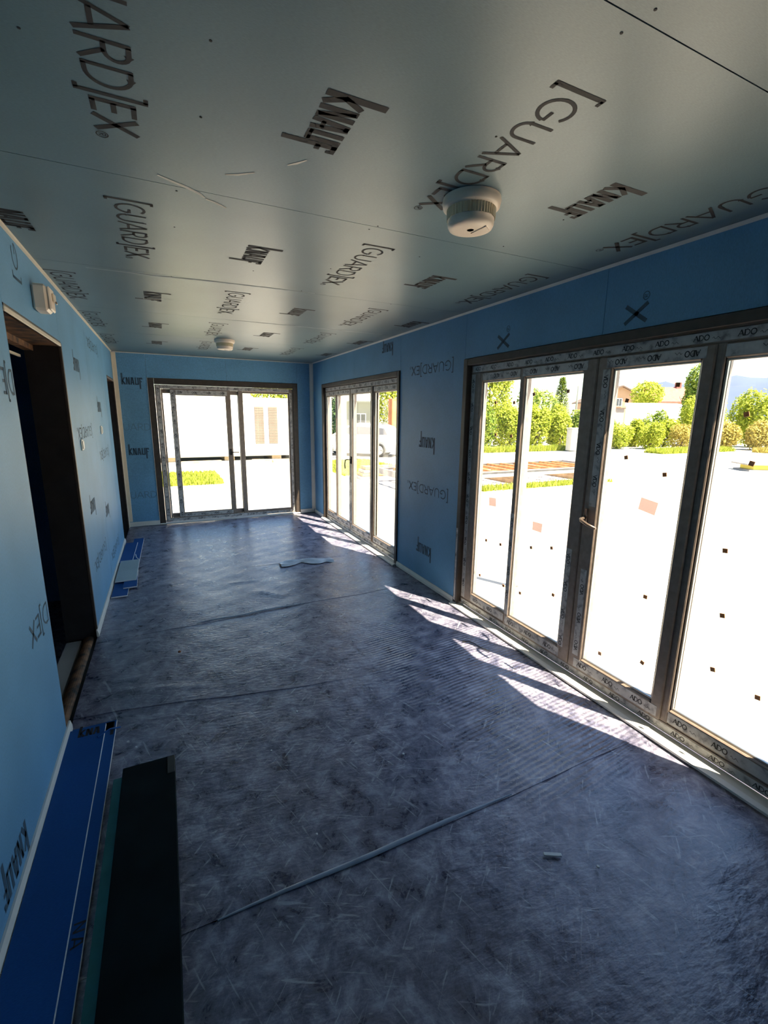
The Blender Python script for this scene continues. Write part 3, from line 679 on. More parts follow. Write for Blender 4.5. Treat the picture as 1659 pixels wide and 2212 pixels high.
# sliding door in the back wall
def back_window():
    w = empty('window_3', (1.5, D, 0), kind='structure')
    def P(m, name, mat, parent=w, smooth=False):
        m.v = [(x-1.5, y-D, z) for x, y, z in m.v]; return m.build(name, mat, parent, smooth)
    x0, x1, zt = BW
    for b in ((x0+.002, x0+.085, D-.012, D+.05, .0, zt-.002), (x1-.075, x1-.002, D-.012, D+.05, 0, zt-.002), (x0+.086, x1-.076, D-.012, D+.05, zt-.085, zt-.002)):
        P(MB().box(*b, bev=.004), 'casing', 'casing_brown')
    a, b, t = x0+.087, x1-.077, zt-.087
    P(MB().box(a, a+.075, D+.03, D+.12, .03, t, bev=.004).box(b-.055, b, D+.03, D+.12, .03, t, bev=.004).box(a+.075, b-.055, D+.03, D+.12, t-.055, t, bev=.004).box(a+.075, b-.055, D+.03, D+.12, .03, .085, bev=.004), 'frame', 'pvc_brown')
    def leaf(u0, u1, i0, i1, z0, z1, ya, yb, name):
        m = MB().box(u0, i0, ya, yb, .087, t-.057, bev=.005).box(i1, u1, ya, yb, .087, t-.057, bev=.005).box(i0, i1, ya, yb, .087, z0, bev=.005).box(i0, i1, ya, yb, z1, t-.057, bev=.005)
        s = P(m, name, 'pvc_brown'); P(MB().box(i0-.004, i1+.004, (ya+yb)/2-.005, (ya+yb)/2+.005, z0-.004, z1+.004), 'pane', 'window_glass', s); return s
    lf = leaf(.70, 1.55, .775, 1.475, .16, 1.935, D+.034, D+.070, 'sliding_leaf')
    leaf(a+.076, 1.72, a+.10, 1.66, .15, 1.96, D+.078, D+.115, 'fixed_light')
    rl = leaf(1.665, b-.056, 1.735, b-.075, .115, 1.99, D+.036, D+.072, 'sliding_leaf')
    P(MB().box(1.50, 1.525, D+.022, D+.034, 1.03, 1.13, bev=.003).tube([(1.512, D+.03, 1.08), (1.512, D-.015, 1.08), (1.54, D-.022, 1.08), (1.63, D-.02, 1.078)], .008, 8), 'handle', 'handle_brown', lf, True)
    def film(ya, u0, u1, z0, z1, flip=False):
        s = P(MB().box(u0, u1, ya-.0012, ya-.0002, z0, z1), 'film_strip', 'protective_film'); yy = -.0018+ya-D
        hh = min(.03, .55*min(u1-u0, z1-z0))
        if u1-u0 > z1-z0:
            if flip: ado(s, (u1-1.5, yy, (z0+z1)/2+hh/2), (-1, 0, 0), (0, 0, -1), u1-u0, .2, hh)
            else: ado(s, (u0-1.5, yy, (z0+z1)/2-hh/2), (1, 0, 0), (0, 0, 1), u1-u0, .2, hh)
        else: ado(s, ((u0+u1)/2-hh/2-1.5, yy, z1), (0, 0, -1), (1, 0, 0), z1-z0, .2, hh)
    film(D+.03, a+.015, a+.062, .05, t-.01); film(D+.03, a+.07, b-.06, t-.05, t-.006); film(D+.03, b-.05, b-.012, .05, t-.06); film(D+.03, a+.07, b-.06, .034, .08, True)
    film(D+.034, .704, .764, .10, t-.07); film(D+.034, .775, 1.50, 1.945, t-.07, True); film(D+.034, .775, 1.50, .095, .145)
    film(D+.078, a+.080, a+.098, .12, 1.0)
    P(MB().box(x0+.003, x1-.003, D-.03, D+.03, .008, .029, bev=.004), 'sill', 'white_plastic')
back_window()

# ------------------------------------------------------------------ ceiling lamps
def lamp(loc, rz, label):
    o = empty('ceiling_lamp', loc, rz, label=label, category='lamp', group='round bulkhead lamps on the ceiling')
    MB().lathe([(.100, -.001), (.102, -.012), (.098, -.030), (.086, -.036), (.060, -.036)], n=48).build('base', 'lamp_plastic', o, True)
    MB().lathe([(.084, -.034), (.082, -.068)], n=96, rib=.0022, ribn=1, cap=False).build('ribbed_glass', 'lamp_glass', o)
    MB().lathe([(.081, -.068), (.080, -.086), (.075, -.095), (.050, -.098), (.012, -.098)], n=48).build('diffuser', 'lamp_plastic', o, True)
    MB().prism([(-.005, -.062), (.035, -.055), (.060, -.015), (.025, .010)], 2, -.1005, -.0965).build('facet', 'lamp_plastic', o)
    MB().prism([(-.045, -.012), (.045, -.012), (.045, .012), (-.045, .012)], 2, -.052, -.037).build('socket', 'metal_grey', o)
    MB().tube([(-.058, -.025, -.038), (-.052, -.03, -.046), (-.05, -.018, -.05), (-.04, -.02, -.044)], .003, 6).build('wire', 'handle_black', o)
    for c in o.children: c.scale = (1.1, 1.1, 1.1)
    return o
lamp((1.725, 1.632, H), .5, 'round bulkhead lamp on the ceiling nearest the camera, over the printed letters')
lamp((1.285, 5.74, H), 1.1, 'small distant bulkhead lamp on the ceiling near the back sliding door')

# wall box over the doorway, and two switches
o = empty('electrical_box', (0, 3.24, 2.285), label='white plastic electrical box on the wall above the wide dark doorway', category='electrical box')
MB().box(.0005, .070, -.065, .065, -.068, .068, bev=.012).build('housing', 'lamp_plastic', o)
MB().box(.0705, .084, -.058, .058, -.060, .060, bev=.008).build('cover', 'lamp_plastic', o)
MB().box(.0845, .094, -.01, .045, -.010, .034, bev=.003).build('latch', 'cream_trim', o)
MB().box(.0942, .100, .01, .035, -.018, -.004, bev=.002).build('latch_tab', 'handle_brown', o)
def switch(y, z, label):
    o = empty('light_switch', (0, y, z), label=label, category='switch')
    MB().box(.0005, .010, -.042, .042, -.042, .042, bev=.004).build('plate', 'white_plastic', o)
    MB().box(.0105, .016, -.026, .026, -.030, .030, bev=.003).build('rocker', 'white_plastic', o)
switch(4.20, 1.43, 'white light switch on blue wall just past the wide dark doorway')
switch(5.50, 1.50, 'white light switch further along blue wall, nearer the back doorway')

# ------------------------------------------------------------------ things lying on the floor
def plasterboard(name, mat, x0, x1, y0, y1, z0, th, rz, label, group=None, core='gypsum', cat='board', paper2=None):
    cx, cy = (x0+x1)/2, (y0+y1)/2; a, b = (x1-x0)/2, (y1-y0)/2
    o = empty(name, (cx, cy, z0), rz, label=label, category=cat)
    if group: o['group'] = group
    MB().box(-a, a, -b, b, .001, th-.001).build('core', core, o)
    MB().box(-a+.0005, a-.0015, -b+.001, b-.001, th-.001, th).build('face_paper', mat, o)
    MB().box(-a+.0005, a-.0005, -b+.0005, b-.0005, 0, .001).build('back_paper', paper2 or mat, o)
    return o
s1 = plasterboard('plasterboard_strip', 'board_offcut', .020, .225, .2, 2.63, .008, .0125, 0, 'wide blue plasterboard strip on the floor along the left wall, lower of two', 'long plasterboard strips by the left wall')
s2 = plasterboard('plasterboard_strip', 'board_offcut', .018, .182, .2, 2.60, .021, .0125, .004, 'narrower blue plasterboard strip lying on top of the wider one by the left wall', 'long plasterboard strips by the left wall')
print_on(s1, [('nauf', KN, (.075-.03, 1.13, .0132), (1, 0, 0), (0, 1, 0), .05, .075)], 'print_dark')
print_on(s1, [('na', KN, (.066, .10, .0132), (0, -1, 0), (1, 0, 0), .10, .034)], 'print_dark')
print_on(s2, [('kna', KN, (-.04, 1.125, .0132), (1, 0, 0), (0, 1, 0), .10, .06)], 'print_dark')
MB().tube([(.15, 2.49, .036), (.2, 2.53, .038), (.245, 2.565, .012)], .004, 6).build('paper_sliver', 'board_offcut', label='thin torn sliver of blue paper across the ends of the long plasterboard strips', category='paper sliver')
tb = MB().box(.247, .47, .25, 2.155, .008, .020, bev=.002).build('teal_board', 'board_teal', label='thin teal green board on the floor, mostly hidden under the dark plank', category='board')
pk = empty('dark_plank', (.398, 1.2, .0205), label='thick blackish green plank lying on the teal board at the left', category='plank')
MB().box(-.110, .110, -1.0, .965, 0, .036, bev=.003).build('body', 'plank_dark', pk)
MB().box(.078, .1095, .84, .955, .0365, .040, bev=.001).build('end_patch', 'steel_dark', pk)
# offcut heap further along the left wall
G = 'plasterboard offcuts heaped by the left wall'
plasterboard('plasterboard_offcut', 'board_offcut', .100, .215, 5.60, 6.75, .008, .0125, -.012, 'longest blue offcut of the far heap, lying flat and reaching nearest the back doorway', G)
plasterboard('plasterboard_offcut', 'board_offcut', .020, .150, 5.62, 6.50, .0215, .0125, -.02, 'blue offcut with pale edges on top of the longest offcut of the far heap', G)
plasterboard('plasterboard_offcut', 'board_offcut', .024, .155, 4.60, 5.20, .008, .0125, 0, 'blue offcut flat on the floor at the near end of the far heap', G)
plasterboard('plasterboard_offcut', 'board_offcut', .105, .222, 4.78, 5.30, .0215, .0125, .02, 'short blue offcut jutting from under the grey square offcut', G)
plasterboard('plasterboard_offcut', 'board_grey', .028, .215, 4.96, 5.66, .0345, .0125, 0, 'grey square plasterboard offcut on top of the far heap', G, paper2='board_grey')
MB().tube([(.16, 5.95, .026), (.175, 5.80, .030), (.205, 5.72, .026)], .004, 6).build('paper_sliver', 'gypsum', label='thin pale paper sliver on the longest blue offcut of the far heap', category='paper sliver')
# crumpled film
def crumple(loc, L, w, label):
    m = MB(); n, k = 22, 8; vs = []
    for i in range(n+1):
        for j in range(k+1):
            u, v = i/n, j/k; ww = w*(.35+.65*abs(math.sin(2.2*u*math.pi+.4)))
            vs.append((L*(u-.5), ww*(v-.5)+.05*math.sin(5*u), .006+.020*abs(math.sin(9*u+5*v)*math.sin(7*v+3*u))*math.sin(math.pi*v)+.012*math.sin(math.pi*v)))
    m.add(vs, [(i*(k+1)+j, (i+1)*(k+1)+j, (i+1)*(k+1)+j+1, i*(k+1)+j+1) for i in range(n) for j in range(k)])
    return m.build('crumpled_film', 'film_crumple', None, True, loc, label=label, category='plastic film')
crumple((1.95, 4.93, .004), .60, .22, 'crumpled pale plastic film lying on the dark floor before the far window')
MB().tube([(2.50, 2.60, .010), (2.545, 2.585, .014), (2.565, 2.54, .012), (2.575, 2.47, .010), (2.60, 2.40, .010)], .004, 6).build('cable_tie', 'handle_black', label='thin dark cable tie curled on the floor in the sun strips', category='cable tie')
CR = [(.29, 2.42, .008, 'white plaster crumb nearest the far ends of the long blue strips'), (.33, 2.36, .006, 'tiny white crumb between the dark plank end and the blue strips'),
      (.62, 3.35, .007, 'white crumb right beside the rusty brown crumb'), (.66, 3.45, .006, 'tiny white crumb just beyond the rusty brown crumb'),
      (1.15, 2.30, .008, 'white crumb mid floor just in front of the slanting sheet edge'), (1.35, 3.30, .006, 'tiny white crumb mid floor beyond the slanting sheet edge'),
      (1.75, 2.95, .009, 'largest white crumb, on the floor left of the sun strips'), (1.55, 1.75, .007, 'white crumb mid floor beyond the long pale seam'),
      (1.02, 1.50, .006, 'tiny white crumb just beyond the left half of the pale seam'), (1.95, .92, .008, 'white crumb beside the pale shaving near the camera'),
      (2.05, 1.55, .007, 'white crumb at the right, among the rippled floor'), (.95, 2.05, .006, 'tiny white crumb right of the dark plank far end')]
for x, y, s_, lb_ in CR:
    m = MB(); a = random.uniform(0, 3)
    m.prism([(s_*math.cos(a+k*1.2566)*random.uniform(.6, 1.1), s_*math.sin(a+k*1.2566)*random.uniform(.6, 1.1)) for k in range(5)], 2, 0, s_*.8)
    m.build('plaster_crumb', 'crumb', None, False, (x, y, .008), label=lb_, category='crumb', group='plaster crumbs on the floor')
MB().lathe([(.004, 0), (.011, .003), (.010, .010), (.004, .013)], n=9).build('brick_crumb', 'blob_brown', None, False, (.56, 3.3, .008), label='small rusty brown crumb on the floor beyond the sheet edge', category='crumb')
MB().box(-.035, .035, -.008, .008, 0, .006, bev=.002).build('plaster_shaving', 'crumb', None, False, (1.83, 1.03, .006), label='pale curled shaving on the near floor below the long seam', category='shaving').rotation_euler.z = -.5

# ------------------------------------------------------------------ outside
gm = MB(); gx = [-60, -3.4, W+.35, 60, 300, 1500]; gy = [-300, YF-.3, D+.35, 60, 300, 1500]
for i in range(5):
    for j in range(5):
        if (i, j) == (1, 1): continue
        n = len(gm.v); gm.v += [(gx[i], gy[j], GZ), (gx[i+1], gy[j], GZ), (gx[i+1], gy[j+1], GZ), (gx[i], gy[j+1], GZ)]; gm.f.append((n, n+1, n+2, n+3))
gm.build('ground', 'gravel_ground', kind='structure')
box('plinth', 'concrete', (-3.0, W+WT-.01, YF-.1, D+WT-.01, GZ-.05, -.165), kind='structure')

def leaf_cloud(blobs, n, size, flat=0.0):
    m = MB(); vol = [b[3]*b[4]*b[5] for b in blobs]; tot = sum(v**.67 for v in vol)
    for b, v in zip(blobs, vol):
        for _ in range(max(8, int(n*v**.67/tot))):
            d = Vector((random.gauss(0, 1), random.gauss(0, 1), random.gauss(0, 1))).normalized(); rr_ = random.uniform(.62, 1.0)**.6*random.uniform(.9, 1.06)
            c = Vector((b[0]+d.x*b[3]*rr_, b[1]+d.y*b[4]*rr_, b[2]+d.z*b[5]*rr_))
            if c.z < GZ+.02: continue
            nn = (d*1.0+Vector((random.gauss(0, .6), random.gauss(0, .6), random.gauss(0, .6)+.3))).normalized()
            e1 = nn.orthogonal().normalized(); a = random.uniform(0, 6.28); e2 = nn.cross(e1); q = e1*math.cos(a)+e2*math.sin(a); p_ = nn.cross(q)
            L = size*random.uniform(.6, 1.4); w_ = L*.32
            n0 = len(m.v)
            m.v += [tuple(c-q*L*.5), tuple(c+p_*w_+nn*w_*.3), tuple(c+q*L*.5), tuple(c-p_*w_+nn*w_*.3)]
            m.f += [(n0, n0+1, n0+2), (n0, n0+2, n0+3)]
    return m
def plant(name, blobs, n, size, mat, label, cat, trunk=None, group=None):
    bx, by = blobs[0][0], blobs[0][1]; o = empty(name, (bx, by, GZ), label=label, category=cat)
    if group: o['group'] = group
    bl = [(b[0]-bx, b[1]-by, b[2], *b[3:]) for b in blobs]
    m = leaf_cloud(bl, int(n*1.25), size); m.v = [(x, y, z-GZ) for x, y, z in m.v]; m.build('foliage', mat, o)
    t = MB(); rnd = random.Random(len(name)+int(bx*10)); h = trunk or (blobs[0][2]-GZ)*.8
    t.tube([(0, 0, 0), (.03*h, .02*h, h*.5), (0, 0, h)], [.05*h**.5+.03, .04*h**.5+.02, .02], 7)
    for k in range(4):
        a = rnd.uniform(0, 6.28); t.tube([(0, 0, h*.35), (.3*h*math.cos(a)*.5, .3*h*math.sin(a)*.5, h*.65), (.3*h*math.cos(a), .3*h*math.sin(a), h*.95)], [.03, .025, .012], 5)
    t.build('trunk', 'bark', o); return o
def bush(x, y, r, h, n, mat, label, sz=.16, group='bushes beyond the gravel yard'):
    rnd = random.Random(int(x*100)); bl = [(x, y, GZ+h*.45, r, r*.8, h*.5)]
    for k in range(5):
        a = rnd.uniform(0, 6.28); bl.append((x+r*.55*math.cos(a), y+r*.5*math.sin(a), GZ+h*rnd.uniform(.3, .75), r*.55, r*.5, h*.3))
    return plant('bush', bl, n, sz, mat, label, 'bush', h*.5, group)
# hedge and trees seen through the near window
bush(18.2, 22.9, .80, 3.1, 2400, 'leaf_green', 'green bush at the left end of the hedge, behind the rusty frame')
bush(19.95, 22.5, .80, 2.8, 2400, 'leaf_yellow', 'yellow green bush second from the left end of the hedge')
bush(21.7, 22.1, .80, 2.7, 2400, 'leaf_yellow', 'yellow green bush left of the pale utility box')
bush(23.5, 21.9, .80, 2.6, 2200, 'leaf_yellow', 'yellow green bush directly behind the pale utility box')
bush(25.2, 21.5, .72, 2.4, 1600, 'leaf_green', 'green bush right of the pale utility box, behind the mullion')
plant('broadleaf_tree', [(22.3, 27.8, 3.4, 1.7, 1.5, 2.6), (22.0, 27.6, 5.8, 1.5, 1.3, 1.6), (23.0, 27.6, 4.8, 1.2, 1.1, 1.4)], 5200, .20, 'leaf_yellow', 'tall airy yellowish tree above the hedge, left in the near window', 'tree', 4.5)
plant('broadleaf_tree', [(19.2, 26.6, 2.8, 1.1, 1.1, 2.4), (19.2, 26.6, 5.0, 1.1, 1.1, 2.0)], 3600, .20, 'leaf_green', 'tall green tree behind the left end of the hedge', 'tree', 4.5)
for x, y, h, l in [(19.1, 24.75, 3.2, 'tall bush in the rear row, leftmost behind the hedge'), (20.9, 24.4, 3.1, 'tall bush in the rear row, second from the left behind the hedge'), (22.7, 24.1, 3.0, 'bush in the rear row below the conifer'), (24.8, 23.65, 2.8, 'bush in the rear row right of the conifer, beside the pole'), (26.75, 23.3, 2.6, 'bush in the rear row at its right end, behind the mullion'),
                   (28.5, 22.6, 2.0, 'rear bush left before the beige shed'), (30.5, 21.7, 2.0, 'rear bush before the white shed'), (32.5, 20.9, 2.0, 'rear bush right before the white shed'), (33.9, 22.9, 2.6, 'rear bush beside the green tree'), (37.6, 22.4, 4.0, 'tall rear bush between the two tall yellow green bushes'), (40.9, 20.7, 4.2, 'tall rear bush at the far right of the window')]:
    bush(x, y, .84 if x < 33 else 1.0, h, 2000, 'leaf_yellow' if int(x*10) % 3 else 'leaf_green', l)
plant('broadleaf_tree', [(26.6, 26.9, 2.0, 1.7, 1.3, 1.7), (25.6, 27.2, 3.0, .9, .9, 1.0)], 2600, .18, 'leaf_green', 'low green tree right of the tall airy tree, below the conifer', 'tree', 2.2)
cf = empty('conifer', (31.0, 29.3, GZ), label='dark pointed conifer rising behind the hedge', category='tree')
m = MB()
for k in range(3200):
    z = random.uniform(.5, 5.2); R = 1.15*(1-z/5.4)**.8*random.uniform(.75, 1.05); a = random.uniform(0, 6.28); c = Vector((R*math.cos(a), R*math.sin(a), z)); d = Vector((math.cos(a), math.sin(a), random.uniform(-.2, .6))).normalized(); s_ = Vector((-math.sin(a), math.cos(a), 0)); L = .26
    n0 = len(m.v); m.v += [tuple(c-s_*.07), tuple(c+s_*.07), tuple(c+d*L)]; m.f.append((n0, n0+1, n0+2))
m.build('foliage', 'leaf_green', cf); MB().tube([(0, 0, 0), (0, 0, 3), (0, 0, 5)], [.14, .09, .03], 8).build('trunk', 'bark', cf)
bush(27.4, 20.7, .92, 1.75, 2400, 'leaf_yellow', 'low bush below the beige shed, leftmost of the low row', .14)
bush(29.4, 19.8, .92, 1.8, 2400, 'leaf_yellow', 'low bush in front of the white shed, second of the low row', .14)
bush(31.4, 19.0, .92, 1.6, 2200, 'leaf_dry', 'low straw coloured bush right of the white shed', .14)
bush(36.2, 20.2, 1.25, 4.1, 3000, 'leaf_yellow', 'tall yellow green bush right of the thick dark mullion', .20)
bush(39.3, 18.7, 1.25, 4.3, 3000, 'leaf_yellow', 'tall yellow green bush at the right edge of the near window', .20)
bush(33.8, 17.8, .95, 2.0, 2200, 'leaf_dry', 'low straw yellow bush in front of the tall yellow green bushes', .16)
bush(35.9, 16.8, .95, 2.1, 2200, 'leaf_dry', 'low straw yellow bush at the right edge of the yard', .16)
plant('broadleaf_tree', [(40.4, 23.9, 2.6, 1.0, 1.0, 2.2), (40.5, 23.9, 4.4, 1.0, 1.0, 1.7)], 3400, .22, 'leaf_green', 'green tree right of the white shed, partly hidden by the dark mullion', 'tree', 4)
plant('broadleaf_tree', [(58.6, 41.2, 4.8, 2.0, 2.0, 1.7)], 1200, .35, 'leaf_yellow', 'small yellow tree between the peach house and the red roofed house', 'tree', 4)
plant('broadleaf_tree', [(7.6, 27.5, 2.4, 1.0, 1.0, 1.6), (6.6, 27.6, 2.6, 1.4, 1.2, 1.4)], 2200, .2, 'leaf_yellow', 'yellow green tree top showing above the white container cabin', 'tree', 2.4)
# trees seen through the far window
plant('broadleaf_tree', [(15.2, 29.5, 2.6, 1.3, 1.2, 2.3), (15.0, 29.4, 4.6, 1.1, 1.1, 1.6)], 3200, .20, 'leaf_yellow', 'leafy green tree beside the orange brick pillar behind the white car', 'tree', 4)
plant('broadleaf_tree', [(9.9, 27.6, 2.4, .9, .9, 2.3)], 2600, .18, 'leaf_dark', 'dark green tree left of the grey garage behind the white car', 'tree', 4)
# grass strips
def grass(name, x0, x1, y0, y1, n, h, label, mat='grass_blade'):
    m = MB()
    for _ in range(n):
        x, y = random.uniform(x0, x1), random.uniform(y0, y1); a = random.uniform(0, 6.28); w_ = .03; hh = h*random.uniform(.5, 1.2); dx, dy = math.cos(a)*w_, math.sin(a)*w_; lx, ly = random.gauss(0, .25*h), random.gauss(0, .25*h)
        n0 = len(m.v); m.v += [(x-dx, y-dy, GZ), (x+dx, y+dy, GZ), (x+lx, y+ly, GZ+hh)]; m.f.append((n0, n0+1, n0+2))
    return m.build(name, mat, kind='stuff', label=label, category='grass')
grass('grass', 15.5, 25.0, 20.35, 20.62, 6000, .35, 'bright green grass strip along the foot of the hedge')
grass('grass', 26.0, 33.0, 16.6, 17.8, 6000, .30, 'yellow green grass before the low bushes at the yard edge')
grass('grass', 33.2, 44.0, 14.4, 15.8, 4500, .35, 'straw coloured grass at the right end of the yard', 'leaf_dry')
grass('grass', 5.8, 8.7, 14.0, 18.8, 9000, .09, 'short bright lawn between the rusty frame and the white car')
grass('grass', .1, 2.0, 13.6, 16.2, 3500, .14, 'small grass patch before the white container cabin')
grass('weeds', 6.6, 13.2, 9.75, 10.12, 1600, .16, 'weeds growing under the front of the rusty steel frame')

# rusty steel floor frame lying on timbers
sf = empty('rusty_steel_grid', (10.0, 11.35, GZ), label='rusty steel floor frame lying on timbers in the gravel yard', category='steel frame')
for y in (-1.0, 1.0):
    MB().box(-3.75, 3.72, y-.03, y+.03, .28, .45).box(-3.75, 3.72, y-.06, y+.06, .43, .45).box(-3.75, 3.72, y-.06, y+.06, .28, .30).build('side_beam', 'steel_primer', sf)
for x in (-3.72, 3.69): MB().box(x-.03, x+.03, -.96, .96, .28, .45).build('end_beam', 'steel_primer', sf)
cb = MB().box(-.025, .025, -.96, .96, .36, .44)
first = None
for k in range(12):
    x = -3.2+k*.58
    if first is None: first = cb.build('cross_bar', 'rust_orange', sf); c = first
    else: c = first.copy(); COL.objects.link(c); c.parent = sf
    c.location.x = x; c.location.z = random.uniform(-.01, .01); c.rotation_euler.z = random.uniform(-.02, .02)
for y in (-.5, 0, .5): MB().box(-3.68, 3.66, y-.02, y+.02, .30, .36).build('long_bar', 'rust_orange', sf)
for x in (-2.6, 0, 2.6): MB().box(x-.08, x+.08, -1.15, 1.15, .0, .14).box(x-.07, x+.07, -1.05, 1.05, .14, .28).build('timber', 'wood_pale', sf)
# rusty beam stack next to it, seen through the far window's last pane
bs = empty('steel_beam_stack', (7.0, 13.3, GZ), label='short pile of rusty beams behind the steel frame', category='beams')
for k in range(4): MB().box(-1.0+.06*k, .9+.05*k, -.28+.02*k, .22, .10*k, .10*k+.085).build('beam', 'rust_orange' if k % 2 else 'steel_primer', bs)

# white container cabin outside the back door
cc = empty('container_cabin', (3.0, 21.5, GZ), label='white container cabin with two brown shutters outside the back door', category='cabin')
MB().box(-4.5, 3.9, -1.2, 1.2, .28, 2.56, bev=.03).build('body', 'container_white', cc)
MB().box(-4.55, 3.95, -1.25, 1.25, 2.50, 2.64, bev=.02).build('roof_rail', 'container_white', cc)
MB().box(-4.55, 3.95, -1.25, 1.25, .18, .34, bev=.02).build('base_rail', 'soffit_grey', cc)
for x in (1.12, 1.70):
    s_ = MB().box(x-.02, x+.36, -1.235, -1.2, .70, 2.26).build('shutter', 'shutter_brown', cc)
    for k in range(22): MB().box(x-.015, x+.355, -1.242, -1.235, .72+k*.07, .765+k*.07).build('slat', 'shutter_brown', s_)
MB().box(1.0, 2.2, -1.25, -1.2, 2.34, 2.38).build('shutter_box', 'soffit_grey', cc)
MB().box(-1.9, -.9, -1.25, -1.2, 2.30, 2.33).build('vent_slot', 'soffit_grey', cc)
for x in (-4.2, -2.2, .0, 2.0, 3.6): MB().box(x-.2, x+.2, -1.1, 1.1, 0, .18).build('timber_block', 'wood_pale', cc)
for i, (x, y, rz) in enumerate([(1.8, 19.7, .1), (4.6, 19.6, -.15), (5.3, 19.3, .3)]):
    MB().box(-.8, .8, -.06, .06, 0, .09, bev=.006).build('timber_plank', 'wood_pale', None, False, (x, y, GZ), label=['pale timber plank on the ground left of the shutters', 'pale timber plank on the ground below the shutters', 'tilted pale timber plank at the right end of the cabin'][i], category='plank', group='planks before the white cabin').rotation_euler.z = rz

# white gate post
gp = empty('gate_post', (8.0, 20.0, GZ), label='white square post standing in front of the white car', category='post')
MB().box(-.12, .12, -.12, .12, 0, 2.9, bev=.01).build('shaft', 'container_white', gp); MB().box(-.14, .14, -.14, .14, 2.9, 2.98, bev=.01).build('cap', 'soffit_grey', gp); MB().box(-.2, .2, -.2, .2, 0, .06).build('foot', 'concrete', gp)
pp = empty('porch_post', (4.2, 3.94, GZ), label='pale grey steel post just outside the near window, behind its second pane', category='post')
MB().box(-.035, .035, -.035, .035, .02, 2.95, bev=.006).build('shaft', 'post_grey', pp); MB().box(-.10, .10, -.10, .10, 0, .02).build('foot_plate', 'metal_grey', pp); MB().box(-.08, .08, -.08, .08, 2.95, 2.97).build('top_plate', 'metal_grey', pp)

